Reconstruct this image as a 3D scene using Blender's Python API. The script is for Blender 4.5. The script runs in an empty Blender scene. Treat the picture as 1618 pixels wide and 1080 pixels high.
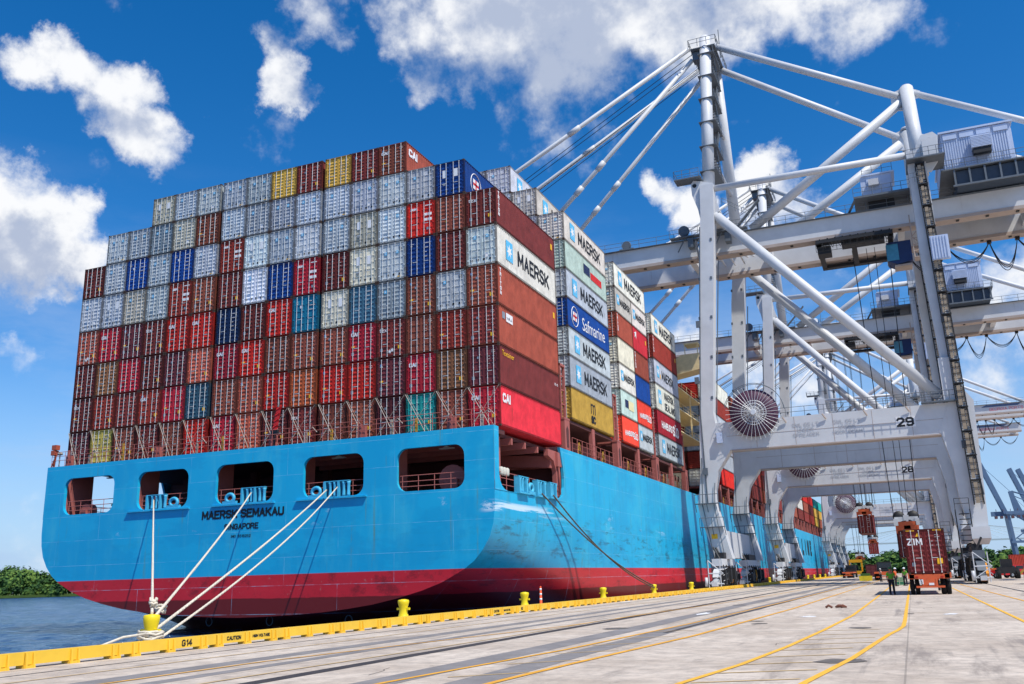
import bpy, bmesh, math, random
from mathutils import Vector, Matrix
random.seed(7)
R = math.radians
scene = bpy.context.scene
COL = scene.collection
# ---------------------------------------------------------------- camera
YAW, PITCH, ROLL, FPX = -0.39589, 0.25453, -0.02703, 1442.08
CAM = Vector((24.712, -56.823, 1.65))
def cam_axes():
    cy, sy, cp, sp, cr, sr = math.cos(YAW), math.sin(YAW), math.cos(PITCH), math.sin(PITCH), math.cos(ROLL), math.sin(ROLL)
    f = Vector((sy*cp, cy*cp, sp)); r = Vector((cy, -sy, 0)); u = r.cross(f)
    return r*cr+u*sr, -r*sr+u*cr, f
AX, AY, AF = cam_axes()
def sight(u, v):
    """direction of a pixel of the 1618x1080 photograph (used for sky directions only)"""
    return (AX*((u-809)/FPX) - AY*((v-540)/FPX) + AF).normalized()
cd = bpy.data.cameras.new('camera'); co = bpy.data.objects.new('camera', cd); COL.objects.link(co)
cd.sensor_width = 36; cd.lens = FPX/1618*36; cd.clip_start = 0.1; cd.clip_end = 30000
m = Matrix((AX, AY, -AF)).transposed().to_4x4(); m.translation = CAM; co.matrix_world = m
scene.camera = co
# ---------------------------------------------------------------- light
SUN = Vector((0.56, -0.29, 1.0)).normalized()
scene.view_settings.view_transform = 'Standard'; scene.view_settings.look = 'None'
scene.view_settings.exposure = 0.12; scene.view_settings.gamma = 1
scene.cycles.max_bounces = 6; scene.cycles.diffuse_bounces = 3; scene.cycles.glossy_bounces = 3
scene.cycles.use_denoising = True
sl = bpy.data.lights.new('sun', 'SUN'); so = bpy.data.objects.new('sun', sl); COL.objects.link(so)
sl.energy = 4.6; sl.angle = R(0.53); sl.color = (1.0, 0.955, 0.88)
so.rotation_euler = SUN.to_track_quat('Z', 'Y').to_euler()
def build_world():
    w = bpy.data.worlds.new('World'); scene.world = w; w.use_nodes = True
    nt = w.node_tree; nt.nodes.clear(); N = nt.nodes; L = nt.links
    def nd(t, **k):
        n = N.new(t)
        for a, b in k.items(): setattr(n, a, b)
        return n
    def math_(op, a, b=None, c=None, clamp=False):
        n = nd('ShaderNodeMath', operation=op, use_clamp=clamp)
        for i, x in enumerate((a, b, c)):
            if x is None: continue
            if isinstance(x, (int, float)): n.inputs[i].default_value = x
            else: L.new(x, n.inputs[i])
        return n.outputs[0]
    def vmath(op, a, b=None, scale=None):
        n = nd('ShaderNodeVectorMath', operation=op)
        for i, x in enumerate((a, b)):
            if x is None: continue
            if isinstance(x, (tuple, Vector)): n.inputs[i].default_value = tuple(x)
            else: L.new(x, n.inputs[i])
        if scale is not None: n.inputs['Scale'].default_value = scale
        return n.outputs['Value'] if op == 'DOT_PRODUCT' else n.outputs[0]
    out = nd('ShaderNodeOutputWorld'); bg = nd('ShaderNodeBackground'); L.new(bg.outputs[0], out.inputs[0])
    sky = nd('ShaderNodeTexSky', sky_type='NISHITA'); sky.sun_disc = False
    sky.sun_elevation = math.asin(SUN.z); sky.sun_rotation = math.atan2(SUN.x, SUN.y)
    sky.altitude = 300; sky.air_density = 0.9; sky.dust_density = 0.35; sky.ozone_density = 4.0
    hsv = nd('ShaderNodeHueSaturation'); hsv.inputs['Saturation'].default_value = 1.36; hsv.inputs['Value'].default_value = 1.24
    hsv.inputs['Hue'].default_value = 0.502
    L.new(sky.outputs[0], hsv.inputs['Color'])
    co_ = nd('ShaderNodeTexCoord').outputs['Generated']
    d = vmath('NORMALIZE', co_)
    def noise(vec, sc, det=6, rough=0.6, off=None):
        n = nd('ShaderNodeTexNoise'); n.inputs['Scale'].default_value = sc; n.inputs['Detail'].default_value = det; n.inputs['Roughness'].default_value = rough
        v = vec if off is None else vmath('ADD', vec, off)
        L.new(v, n.inputs['Vector']); return n
    w1 = noise(d, 5.0, 3, .5); w2 = noise(d, 26.0, 7, .66)
    o1 = vmath('SCALE', vmath('SUBTRACT', w1.outputs['Color'], (.5, .5, .5)), scale=0.085)
    o2 = vmath('SCALE', vmath('SUBTRACT', w2.outputs['Color'], (.5, .5, .5)), scale=0.055)
    dw = vmath('NORMALIZE', vmath('ADD', vmath('ADD', d, o1), o2))
    # cumulus banks: (photo u, v, radius in px, weight)
    blobs = [(-15, 360, 105, 1.2), (70, 345, 80, 1.1), (60, 400, 75, 1.0), (132, 400, 48, 1.0), (100, 340, 50, 1.0), (-120, 380, 110, 1.2), (60, 305, 52, .9),
             (118, 95, 50, .9), (60, 115, 48, .75), (160, 130, 60, .9), (225, 125, 46, .8), (200, 180, 60, .95), (255, 210, 55, .9), (290, 228, 32, .6), (330, 170, 25, .5), (345, 230, 18, .45), (20, 118, 22, .45), (235, 115, 40, .5),
             (450, 15, 62, .62), (520, 20, 75, .62), (430, 60, 30, .5), (450, 120, 48, .85), (490, 125, 34, .6),
             (680, 35, 95, .85), (800, 30, 130, 1.0), (930, 45, 135, 1.05), (760, 85, 95, .85), (690, 110, 60, .65), (980, 95, 80, .8), (1060, 30, 120, .9), (1190, 5, 120, .8), (1330, 0, 110, .7), (1300, 45, 60, .55), (1230, 60, 45, .45), (880, -80, 260, 1.1), (1150, -90, 190, .9), (640, -20, 90, .8), (1420, -10, 70, .5),
             (1022, 305, 34, .7), (1080, 322, 48, .85), (1050, 290, 20, .4), (1205, 285, 62, 1.0), (1250, 320, 60, .95), (1290, 300, 42, .8), (1180, 330, 60, .8), (1310, 345, 40, .6),
             (40, 560, 46, .72), (15, 545, 40, .7), (75, 575, 20, .5), (1090, 550, 70, .7), (1180, 560, 60, .6), (1035, 580, 50, .6), (1560, 440, 120, .6), (1470, 470, 90, .55), (1610, 500, 110, .55), (1330, 470, 90, .5), (1400, 560, 110, .5), (1560, 600, 130, .55), (1290, 610, 120, .5), (1130, 470, 60, .5), (1620, 380, 60, .4), (1700, 560, 160, .6)]
    def bank(dv, k0=1.0):
        f = None
        for (u, v, r, wt) in blobs:
            c = sight(u, v); k = 1.0 - math.cos(math.atan(r*1.18*k0/FPX))
            x = math_('MAXIMUM', math_('MULTIPLY_ADD', vmath('DOT_PRODUCT', dv, c), wt/k, wt - wt/k), 0.0)   # wt at centre, 0 at radius
            f = x if f is None else math_('SMOOTH_MAX', f, x, 0.25)
        return f
    field = bank(dw)
    above = bank(vmath('NORMALIZE', vmath('ADD', dw, (0.018, -0.009, 0.042))), 1.1)     # how much cloud lies towards the sun
    fb = noise(d, 12.0, 9, .57); fb2 = noise(d, 12.0, 6, .55, off=tuple(-SUN*0.022)); fl = noise(d, 4.5, 3, .5)
    f0 = math_('SUBTRACT', fb.outputs['Fac'], .5)
    dens = math_('ADD', math_('SUBTRACT', field, .41), math_('MULTIPLY', f0, 1.75))
    rmp = nd('ShaderNodeMapRange', interpolation_type='SMOOTHSTEP'); rmp.inputs['From Min'].default_value = 0.0; rmp.inputs['From Max'].default_value = 0.50
    L.new(dens, rmp.inputs['Value'])
    # only where a bank is
    gate = nd('ShaderNodeMapRange', interpolation_type='SMOOTHSTEP'); gate.inputs['From Min'].default_value = 0.0; gate.inputs['From Max'].default_value = 0.18
    L.new(field, gate.inputs['Value'])
    cov = math_('MULTIPLY', rmp.outputs[0], gate.outputs[0], clamp=True)
    # thin high veil, stronger near the horizon
    sep = nd('ShaderNodeSeparateXYZ'); L.new(d, sep.inputs[0])
    veil_n = noise(vmath('MULTIPLY', d, (1, 1, 3.2)), 3.2, 8, .62)
    low = nd('ShaderNodeMapRange'); low.inputs['From Min'].default_value = 0.42; low.inputs['From Max'].default_value = 0.02; low.inputs['To Min'].default_value = 0.0; low.inputs['To Max'].default_value = 1.0
    L.new(sep.outputs['Z'], low.inputs['Value'])
    vr = nd('ShaderNodeMapRange', interpolation_type='SMOOTHSTEP'); vr.inputs['From Min'].default_value = 0.42; vr.inputs['From Max'].default_value = 0.72
    L.new(veil_n.outputs['Fac'], vr.inputs['Value'])
    veil = math_('MULTIPLY', math_('MULTIPLY', vr.outputs[0], low.outputs[0]), 0.75, clamp=True)
    # cloud tone: sun-side white, thick cores grey
    shade = math_('SUBTRACT', fb2.outputs['Fac'], fb.outputs['Fac'])
    core = nd('ShaderNodeMapRange', interpolation_type='SMOOTHSTEP'); core.inputs['From Min'].default_value = 0.0; core.inputs['From Max'].default_value = 1.05
    L.new(math_('ADD', math_('ADD', math_('MULTIPLY', math_('SUBTRACT', above, .42), 1.5), math_('MULTIPLY', shade, 3.6)), math_('MULTIPLY', math_('SUBTRACT', fl.outputs['Fac'], .5), 1.6)), core.inputs['Value'])
    cm = nd('ShaderNodeMix', data_type='RGBA'); cm.inputs['A'].default_value = (7.4, 7.5, 7.7, 1); cm.inputs['B'].default_value = (3.5, 4.05, 5.3, 1)
    L.new(core.outputs[0], cm.inputs['Factor'])
    m1 = nd('ShaderNodeMix', data_type='RGBA'); L.new(veil, m1.inputs['Factor']); L.new(hsv.outputs[0], m1.inputs['A']); m1.inputs['B'].default_value = (4.2, 5.1, 6.8, 1)
    hz = nd('ShaderNodeMapRange', interpolation_type='SMOOTHSTEP'); hz.inputs['From Min'].default_value = 0.30; hz.inputs['From Max'].default_value = -0.02; hz.inputs['To Max'].default_value = .86; L.new(sep.outputs['Z'], hz.inputs['Value'])
    m0 = nd('ShaderNodeMix', data_type='RGBA'); L.new(hz.outputs[0], m0.inputs['Factor']); L.new(m1.outputs['Result'], m0.inputs['A']); m0.inputs['B'].default_value = (3.1, 4.5, 6.6, 1); m1 = m0
    m2 = nd('ShaderNodeMix', data_type='RGBA'); L.new(cov, m2.inputs['Factor']); L.new(m1.outputs['Result'], m2.inputs['A']); L.new(cm.outputs['Result'], m2.inputs['B'])
    L.new(m2.outputs['Result'], bg.inputs['Color']); bg.inputs['Strength'].default_value = 0.12
build_world()
# ---------------------------------------------------------------- materials
def lin(c):
    return tuple((x/12.92 if x <= .04045 else ((x+.055)/1.055)**2.4) for x in c)
MATS = {}
def mat(name, rgb=(.5, .5, .5), rough=.6, metal=0., var=.12, scale=2.0, dirt=0., dirtcol=(.16, .1, .06), streak=False, bump=0., spec=.5, objcol=False, emit=None, coat=0., grain=0., tone=1.):
    if name in MATS: return MATS[name]
    m = bpy.data.materials.new(name); m.use_nodes = True; nt = m.node_tree; N = nt.nodes; L = nt.links
    b = N['Principled BSDF']; b.inputs['Roughness'].default_value = rough; b.inputs['Metallic'].default_value = metal
    b.inputs['Specular IOR Level'].default_value = spec; b.inputs['Coat Weight'].default_value = coat
    tc = N.new('ShaderNodeTexCoord'); vec = tc.outputs['Object']
    oi = N.new('ShaderNodeObjectInfo')
    ad = N.new('ShaderNodeVectorMath'); ad.operation = 'ADD'; L.new(vec, ad.inputs[0])
    if objcol:
        sc_ = N.new('ShaderNodeVectorMath'); sc_.operation = 'SCALE'; cb = N.new('ShaderNodeCombineXYZ'); L.new(oi.outputs['Random'], cb.inputs[0]); L.new(oi.outputs['Random'], cb.inputs[1]); L.new(cb.outputs[0], sc_.inputs[0]); sc_.inputs['Scale'].default_value = 60
        L.new(sc_.outputs[0], ad.inputs[1])
    else: ad.inputs[1].default_value = (random.random()*9, 0, 0)
    vec = ad.outputs[0]
    n = N.new('ShaderNodeTexNoise'); n.inputs['Scale'].default_value = scale; n.inputs['Detail'].default_value = 8; n.inputs['Roughness'].default_value = .65; L.new(vec, n.inputs['Vector'])
    mr = N.new('ShaderNodeMapRange'); mr.inputs['From Min'].default_value = .3; mr.inputs['From Max'].default_value = .7; mr.inputs['To Min'].default_value = (1-var)*tone; mr.inputs['To Max'].default_value = (1+var)*tone; L.new(n.outputs['Fac'], mr.inputs['Value'])
    mul = N.new('ShaderNodeVectorMath'); mul.operation = 'SCALE'; L.new(mr.outputs[0], mul.inputs['Scale'])
    if objcol: L.new(oi.outputs['Color'], mul.inputs[0])
    else: mul.inputs[0].default_value = lin(rgb)
    col = mul.outputs[0]
    if dirt > 0:
        n2 = N.new('ShaderNodeTexNoise'); n2.inputs['Scale'].default_value = scale*1.7; n2.inputs['Detail'].default_value = 9; n2.inputs['Roughness'].default_value = .7
        if streak:
            mp = N.new('ShaderNodeMapping'); mp.inputs['Scale'].default_value = (1.6, 1.6, .16); L.new(vec, mp.inputs['Vector']); L.new(mp.outputs[0], n2.inputs['Vector'])
        else: L.new(vec, n2.inputs['Vector'])
        r2 = N.new('ShaderNodeMapRange'); r2.interpolation_type = 'SMOOTHSTEP'; r2.inputs['From Min'].default_value = .66-dirt*.2; r2.inputs['From Max'].default_value = .8; r2.inputs['To Max'].default_value = min(1, .4+dirt); L.new(n2.outputs['Fac'], r2.inputs['Value'])
        mx = N.new('ShaderNodeMix'); mx.data_type = 'RGBA'; L.new(r2.outputs[0], mx.inputs['Factor']); L.new(col, mx.inputs['A']); mx.inputs['B'].default_value = lin(dirtcol)+(1,); col = mx.outputs['Result']
    L.new(col, b.inputs['Base Color'])
    if bump > 0:
        bn = N.new('ShaderNodeTexNoise'); bn.inputs['Scale'].default_value = scale*6 if not grain else grain; bn.inputs['Detail'].default_value = 6; L.new(vec, bn.inputs['Vector'])
        bp = N.new('ShaderNodeBump'); bp.inputs['Strength'].default_value = bump; bp.inputs['Distance'].default_value = .02; L.new(bn.outputs['Fac'], bp.inputs['Height']); L.new(bp.outputs[0], b.inputs['Normal'])
    if emit: b.inputs['Emission Color'].default_value = lin(emit)+(1,); b.inputs['Emission Strength'].default_value = 1
    MATS[name] = m; return m
# ---------------------------------------------------------------- mesh builder
class MB:
    def __init__(s): s.v = []; s.f = []; s.m = []; s.cur = 0; s.sm = []
    def mi(s, i): s.cur = i; return s
    def face(s, pts, smooth=False):
        b = len(s.v); s.v += [tuple(p) for p in pts]; s.f.append(tuple(range(b, b+len(pts)))); s.m.append(s.cur); s.sm.append(smooth)
    def hexa(s, P):
        b = len(s.v); s.v += [tuple(p) for p in P]
        for q in ((0, 3, 2, 1), (4, 5, 6, 7), (0, 1, 5, 4), (1, 2, 6, 5), (2, 3, 7, 6), (3, 0, 4, 7)):
            s.f.append(tuple(b+i for i in q)); s.m.append(s.cur); s.sm.append(False)
    def box(s, x0, y0, z0, x1, y1, z1):
        x0, x1 = min(x0, x1), max(x0, x1); y0, y1 = min(y0, y1), max(y0, y1); z0, z1 = min(z0, z1), max(z0, z1)
        s.hexa([(x0, y0, z0), (x1, y0, z0), (x1, y1, z0), (x0, y1, z0), (x0, y0, z1), (x1, y0, z1), (x1, y1, z1), (x0, y1, z1)]); return s
    def bar(s, p, q, w, h=None, up=(0, 0, 1)):
        h = h or w; p = Vector(p); q = Vector(q); d = (q-p)
        if d.length < 1e-6: return s
        d.normalize(); u = Vector(up)
        if abs(d.dot(u)) > .98: u = Vector((0, 1, 0)) if abs(d.y) < .9 else Vector((1, 0, 0))
        r = d.cross(u).normalized()*(w/2); u = r.cross(d).normalized()*(h/2)
        s.hexa([p-r-u, p+r-u, p+r+u, p-r+u, q-r-u, q+r-u, q+r+u, q-r+u][0:8] if False else [p-r-u, p-r+u, p+r+u, p+r-u, q-r-u, q-r+u, q+r+u, q+r-u]); return s
    def tube(s, pts, r, n=8, closed=False, cap=True):
        pts = [Vector(p) for p in pts]; rr = r if isinstance(r, (list, tuple)) else [r]*len(pts); rings = []; ref = None
        for i, p in enumerate(pts):
            a = pts[max(i-1, 0)]; b = pts[min(i+1, len(pts)-1)]
            if closed: a = pts[i-1]; b = pts[(i+1) % len(pts)]
            d = (b-a).normalized()
            if ref is None:
                ref = Vector((0, 0, 1)) if abs(d.z) < .9 else Vector((1, 0, 0))
            u = (ref - d*ref.dot(d)).normalized(); ref = u; w = d.cross(u)
            base = len(s.v)
            for k in range(n):
                t = 2*math.pi*k/n; s.v.append(tuple(p+(u*math.cos(t)+w*math.sin(t))*rr[i]))
            rings.append(base)
        m_ = len(rings)
        for i in range(m_ if closed else m_-1):
            a, b = rings[i], rings[(i+1) % m_]
            for k in range(n):
                s.f.append((a+k, a+(k+1) % n, b+(k+1) % n, b+k)); s.m.append(s.cur); s.sm.append(n > 5)
        if cap and not closed:
            s.f.append(tuple(rings[0]+k for k in reversed(range(n)))); s.m.append(s.cur); s.sm.append(False)
            s.f.append(tuple(rings[-1]+k for k in range(n))); s.m.append(s.cur); s.sm.append(False)
        return s
    def lathe(s, c, prof, n=16, axis='z'):
        c = Vector(c); rings = []
        for (r, h) in prof:
            b = len(s.v)
            for k in range(n):
                t = 2*math.pi*k/n; a, d = r*math.cos(t), r*math.sin(t)
                o = {'z': (a, d, h), 'y': (a, h, -d), 'x': (h, a, d)}[axis]
                s.v.append(tuple(c+Vector(o)))
            rings.append(b)
        for a, b in zip(rings, rings[1:]):
            for k in range(n): s.f.append((a+k, a+(k+1) % n, b+(k+1) % n, b+k)); s.m.append(s.cur); s.sm.append(True)
        s.f.append(tuple(rings[0]+k for k in reversed(range(n)))); s.m.append(s.cur); s.sm.append(False)
        s.f.append(tuple(rings[-1]+k for k in range(n))); s.m.append(s.cur); s.sm.append(False)
        return s
    def prism(s, poly, a, b, axis='y'):
        """poly of 2-D points extruded between a and b along an axis"""
        def P(p, t): return {'y': (p[0], t, p[1]), 'x': (t, p[0], p[1]), 'z': (p[0], p[1], t)}[axis]
        n = len(poly); base = len(s.v)
        s.v += [P(p, a) for p in poly] + [P(p, b) for p in poly]
        s.f.append(tuple(base+i for i in range(n))); s.m.append(s.cur); s.sm.append(False)
        s.f.append(tuple(base+n+i for i in reversed(range(n)))); s.m.append(s.cur); s.sm.append(False)
        for i in range(n):
            j = (i+1) % n; s.f.append((base+i, base+n+i, base+n+j, base+j)); s.m.append(s.cur); s.sm.append(False)
        return s
    def mesh(s, name, mats, origin=(0, 0, 0), fix=True):
        me = bpy.data.meshes.new(name); o = Vector(origin)
        me.from_pydata([tuple(Vector(v)-o) for v in s.v], [], s.f)
        for m_ in (mats if isinstance(mats, (list, tuple)) else [mats]): me.materials.append(m_)
        me.polygons.foreach_set('material_index', s.m); me.polygons.foreach_set('use_smooth', s.sm)
        if fix:
            bm = bmesh.new(); bm.from_mesh(me); bmesh.ops.recalc_face_normals(bm, faces=bm.faces); bm.to_mesh(me); bm.free()
        me.update(); return me
    def build(s, name, mats, parent=None, origin=None, fix=True):
        o = origin if origin is not None else (parent['_o'] if parent is not None and '_o' in parent else (0, 0, 0))
        return link(name, s.mesh(name, mats, o, fix), parent)
def link(name, me, parent=None, loc=None):
    ob = bpy.data.objects.new(name, me); COL.objects.link(ob)
    if parent is not None: ob.parent = parent
    if loc is not None: ob.location = loc
    return ob
def thing(name, label, cat, loc=(0, 0, 0), group=None, rz=0, world=False):
    """an Empty at the thing's base; with world=True its parts are modelled in world coordinates"""
    e = bpy.data.objects.new(name, None); COL.objects.link(e); e.location = loc; e.rotation_euler = (0, 0, rz)
    e.empty_display_size = .3; e['label'] = label; e['category'] = cat
    if group: e['group'] = group
    if world: e['_o'] = tuple(loc)
    return e
def tag(o, label, cat, group=None):
    o['label'] = label; o['category'] = cat
    if group: o['group'] = group
    return o
def kind(o, k='structure'): o['kind'] = k; return o
def kids(o): return [c for c in bpy.data.objects if c.parent == o]
def copy_tree(o, parent=None, loc=None):
    c = o.copy(); COL.objects.link(c)
    if parent is not None: c.parent = parent
    if loc is not None: c.location = loc
    for ch in kids(o): copy_tree(ch, c)
    return c
TXT = {}
def text_mesh(s, size, m, offset=0., spacing=1.0, xs=1.0):
    k = (s, size, m.name, offset, spacing, xs)
    if k in TXT: return TXT[k]
    cu = bpy.data.curves.new('txt', 'FONT'); cu.body = s; cu.size = size; cu.offset = offset; cu.space_character = spacing; cu.align_x = 'CENTER'; cu.align_y = 'CENTER'; cu.extrude = 0.002; cu.resolution_u = 3
    ob = bpy.data.objects.new('txt', cu); COL.objects.link(ob)
    dg = bpy.context.evaluated_depsgraph_get(); dg.update()
    me = bpy.data.meshes.new_from_object(ob.evaluated_get(dg)); bpy.data.objects.remove(ob); bpy.data.curves.remove(cu)
    if xs != 1.0:
        for v in me.vertices: v.co.x *= xs
    me.materials.clear(); me.materials.append(m); me.name = 'lettering'; TXT[k] = me; return me
_S = {  # industrial stroke letters on a 0.62 x 1 cell
'A': [[(0, 0), (.31, 1), (.62, 0)], [(.13, .34), (.49, .34)]], 'B': [[(0, 0), (0, 1), (.42, 1), (.56, .88), (.56, .64), (.42, .53), (0, .53)], [(.42, .53), (.60, .40), (.60, .13), (.44, 0), (0, 0)]],
'C': [[(.60, .80), (.48, .97), (.14, .97), (0, .80), (0, .18), (.14, .02), (.48, .02), (.60, .20)]], 'D': [[(0, 0), (0, 1), (.38, 1), (.60, .80), (.60, .20), (.38, 0), (0, 0)]],
'E': [[(.56, 1), (0, 1), (0, 0), (.56, 0)], [(0, .52), (.46, .52)]], 'F': [[(.56, 1), (0, 1), (0, 0)], [(0, .52), (.46, .52)]], 'G': [[(.60, .80), (.48, .97), (.14, .97), (0, .80), (0, .18), (.14, .02), (.46, .02), (.60, .18), (.60, .46), (.34, .46)]],
'H': [[(0, 0), (0, 1)], [(.60, 0), (.60, 1)], [(0, .52), (.60, .52)]], 'I': [[(.30, 0), (.30, 1)]], 'J': [[(.5, 1), (.5, .2), (.36, .02), (.12, .02), (0, .2)]], 'K': [[(0, 0), (0, 1)], [(.60, 1), (.04, .42)], [(.22, .58), (.62, 0)]], 'L': [[(0, 1), (0, 0), (.54, 0)]],
'M': [[(0, 0), (.02, 1), (.36, .25), (.70, 1), (.72, 0)]], 'N': [[(0, 0), (0, 1), (.60, 0), (.60, 1)]], 'O': [[(.14, .02), (0, .18), (0, .82), (.14, .98), (.46, .98), (.60, .82), (.60, .18), (.46, .02), (.14, .02)]],
'P': [[(0, 0), (0, 1), (.42, 1), (.58, .87), (.58, .60), (.42, .47), (0, .47)]], 'R': [[(0, 0), (0, 1), (.42, 1), (.58, .87), (.58, .62), (.42, .49), (0, .49)], [(.34, .49), (.62, 0)]],
'S': [[(.58, .82), (.46, .98), (.14, .98), (.01, .84), (.01, .66), (.14, .55), (.46, .46), (.60, .34), (.60, .16), (.46, .02), (.13, .02), (0, .18)]], 'T': [[(0, 1), (.62, 1)], [(.31, 1), (.31, 0)]],
'U': [[(0, 1), (0, .18), (.14, .02), (.46, .02), (.60, .18), (.60, 1)]], 'V': [[(0, 1), (.31, 0), (.62, 1)]], 'W': [[(0, 1), (.16, 0), (.37, .75), (.58, 0), (.74, 1)]], 'X': [[(0, 0), (.62, 1)], [(0, 1), (.62, 0)]], 'Y': [[(0, 1), (.31, .48), (.62, 1)], [(.31, .48), (.31, 0)]], 'Z': [[(0, 1), (.60, 1), (0, 0), (.62, 0)]],
'0': [[(.14, .02), (0, .18), (0, .82), (.14, .98), (.46, .98), (.60, .82), (.60, .18), (.46, .02), (.14, .02)]], '1': [[(.12, .78), (.32, 1), (.32, 0)]], '2': [[(0, .80), (.14, .98), (.46, .98), (.60, .82), (.60, .62), (0, 0), (.62, 0)]], '3': [[(0, 1), (.58, 1), (.30, .60), (.46, .56), (.60, .42), (.60, .16), (.46, .02), (.14, .02), (0, .16)]],
'4': [[(.46, 0), (.46, 1), (0, .30), (.64, .30)]], '5': [[(.56, 1), (.04, 1), (.02, .55), (.44, .58), (.60, .44), (.60, .16), (.46, .02), (.14, .02), (0, .16)]], '6': [[(.56, .90), (.44, .98), (.14, .98), (0, .80), (0, .18), (.14, .02), (.46, .02), (.60, .16), (.60, .40), (.46, .54), (.04, .50)]], '7': [[(0, 1), (.60, 1), (.2, 0)]],
'8': [[(.16, .53), (.02, .66), (.02, .86), (.16, .98), (.44, .98), (.58, .86), (.58, .66), (.44, .53), (.16, .53), (0, .38), (0, .14), (.14, .02), (.46, .02), (.60, .14), (.60, .38), (.44, .53)]], '9': [[(.04, .10), (.16, .02), (.46, .02), (.60, .20), (.60, .82), (.46, .98), (.14, .98), (0, .84), (0, .60), (.14, .46), (.56, .50)]]}
def stroke_mesh(s, size, m, weight=.15, spacing=1.0):
    k = ('stroke', s, size, m.name, weight, spacing)
    if k in TXT: return TXT[k]
    b = MB(); x = 0; hh = size*.72; w = weight*hh; gap = .24*spacing*hh; d = 0
    for c in s:
        if c == ' ': x += .42*hh; continue
        base = 'U' if c == 'Ü' else c; P = _S[base]; wd = max(p[0] for l in P for p in l)
        if base == 'I': P = [[(.06, 0), (.06, 1)]]; wd = .12
        for l in P:
            for p, q in zip(l, l[1:]):
                a = Vector((x+p[0]*hh, p[1]*(hh-w)+w/2-hh/2, 0)); c_ = Vector((x+q[0]*hh, q[1]*(hh-w)+w/2-hh/2, 0)); t = (c_-a)
                if t.length < 1e-6: continue
                t.normalize(); a -= t*w*.42; c_ += t*w*.42; n = Vector((-t.y, t.x, 0))*w/2; z = .0012+.0007*(d % 9); d += 1
                b.face([a-n+Vector((0, 0, z)), c_-n+Vector((0, 0, z)), c_+n+Vector((0, 0, z)), a+n+Vector((0, 0, z))])
        if c == 'Ü':
            for xx in (.16, .44): b.face([(x+(xx-.08)*hh, hh*.56, .003), (x+(xx+.08)*hh, hh*.56, .003), (x+(xx+.08)*hh, hh*.72, .003), (x+(xx-.08)*hh, hh*.72, .003)])
        x += wd*hh+gap
    sh = (x-gap)/2; b.v = [(v[0]-sh, v[1], v[2]) for v in b.v]
    me = b.mesh('lettering', m, fix=False); TXT[k] = me; return me
def put_text(s, size, m, loc, face, parent=None, offset=0., spacing=1.0, name='lettering', vertical=False, xs=1.0, tilt=0):
    """face: '-y' read from the -Y side, '+x' read from the +X side"""
    if all(c in _S or c in ' Ü' for c in s): me = stroke_mesh(s, size, m, .15+max(0, offset/size)*2.2, spacing)
    else: me = text_mesh(s, size, m, 0, spacing, xs)
    o = link(name, me, parent)
    o.location = Vector(loc) - (Vector(parent['_o']) if parent is not None and '_o' in parent else Vector((0, 0, 0)))
    rz = {'-y': 0, '+x': math.pi/2}[face]
    o.rotation_euler = (math.pi/2, tilt, rz)
    return o
ORD = ['', 'first', 'second', 'third', 'fourth', 'fifth', 'sixth', 'seventh', 'eighth', 'ninth', 'tenth', 'eleventh', 'twelfth', 'thirteenth', 'fourteenth', 'fifteenth', 'sixteenth']
# ---------------------------------------------------------------- shared paints
M_CONT = mat('container_paint', rough=.62, var=.24, scale=1.1, dirt=.42, dirtcol=(.30, .19, .13), streak=True, objcol=True, bump=.12, spec=.25)
M_ROD = mat('galvanised_rod', (.86, .86, .84), rough=.45, metal=.25, dirt=.25, dirtcol=(.42, .28, .18), scale=3)
M_CAST = mat('corner_casting', (.25, .18, .14), rough=.8, dirt=.3, dirtcol=(.2, .13, .08), scale=3)
M_WHITE = mat('white_marking', (.90, .90, .90), rough=.6, var=.05)
M_BLACK = mat('black_marking', (.07, .08, .10), rough=.6, var=.05)
M_NAVYT = mat('navy_marking', (.10, .16, .32), rough=.6, var=.05)
M_YEL = mat('yellow_sticker', (.95, .72, .08), rough=.5, var=.05)
M_GREYST = mat('grey_sticker', (.52, .56, .60), rough=.5, var=.05)
M_SKYB = mat('light_blue_sticker', (.36, .72, .88), rough=.5, var=.05)
M_RED = mat('red_marking', (.82, .14, .12), rough=.5, var=.05)
CW, H40 = 1.219, 2.87
M_FRAME = mat('weathered_container_frame', rough=.8, var=.3, scale=1.6, dirt=1.0, dirtcol=(.26, .17, .12), objcol=True, spec=.2, tone=.42)
def corrug_side(b, x, y0, y1, z0, z1, sgn, pitch=.278, dep=.04):
    n = max(1, int((y1-y0)/pitch)); p = (y1-y0)/n; ys = []
    for i in range(n):
        y = y0+i*p
        ys += [(y, 0), (y+p*.26, 0), (y+p*.5, 1), (y+p*.76, 1)]
    ys.append((y1, 0))
    for (a, da), (c, dc) in zip(ys, ys[1:]):
        b.face([(x-sgn*dep*da, a, z0), (x-sgn*dep*dc, c, z0), (x-sgn*dep*dc, c, z1), (x-sgn*dep*da, a, z1)])
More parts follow.
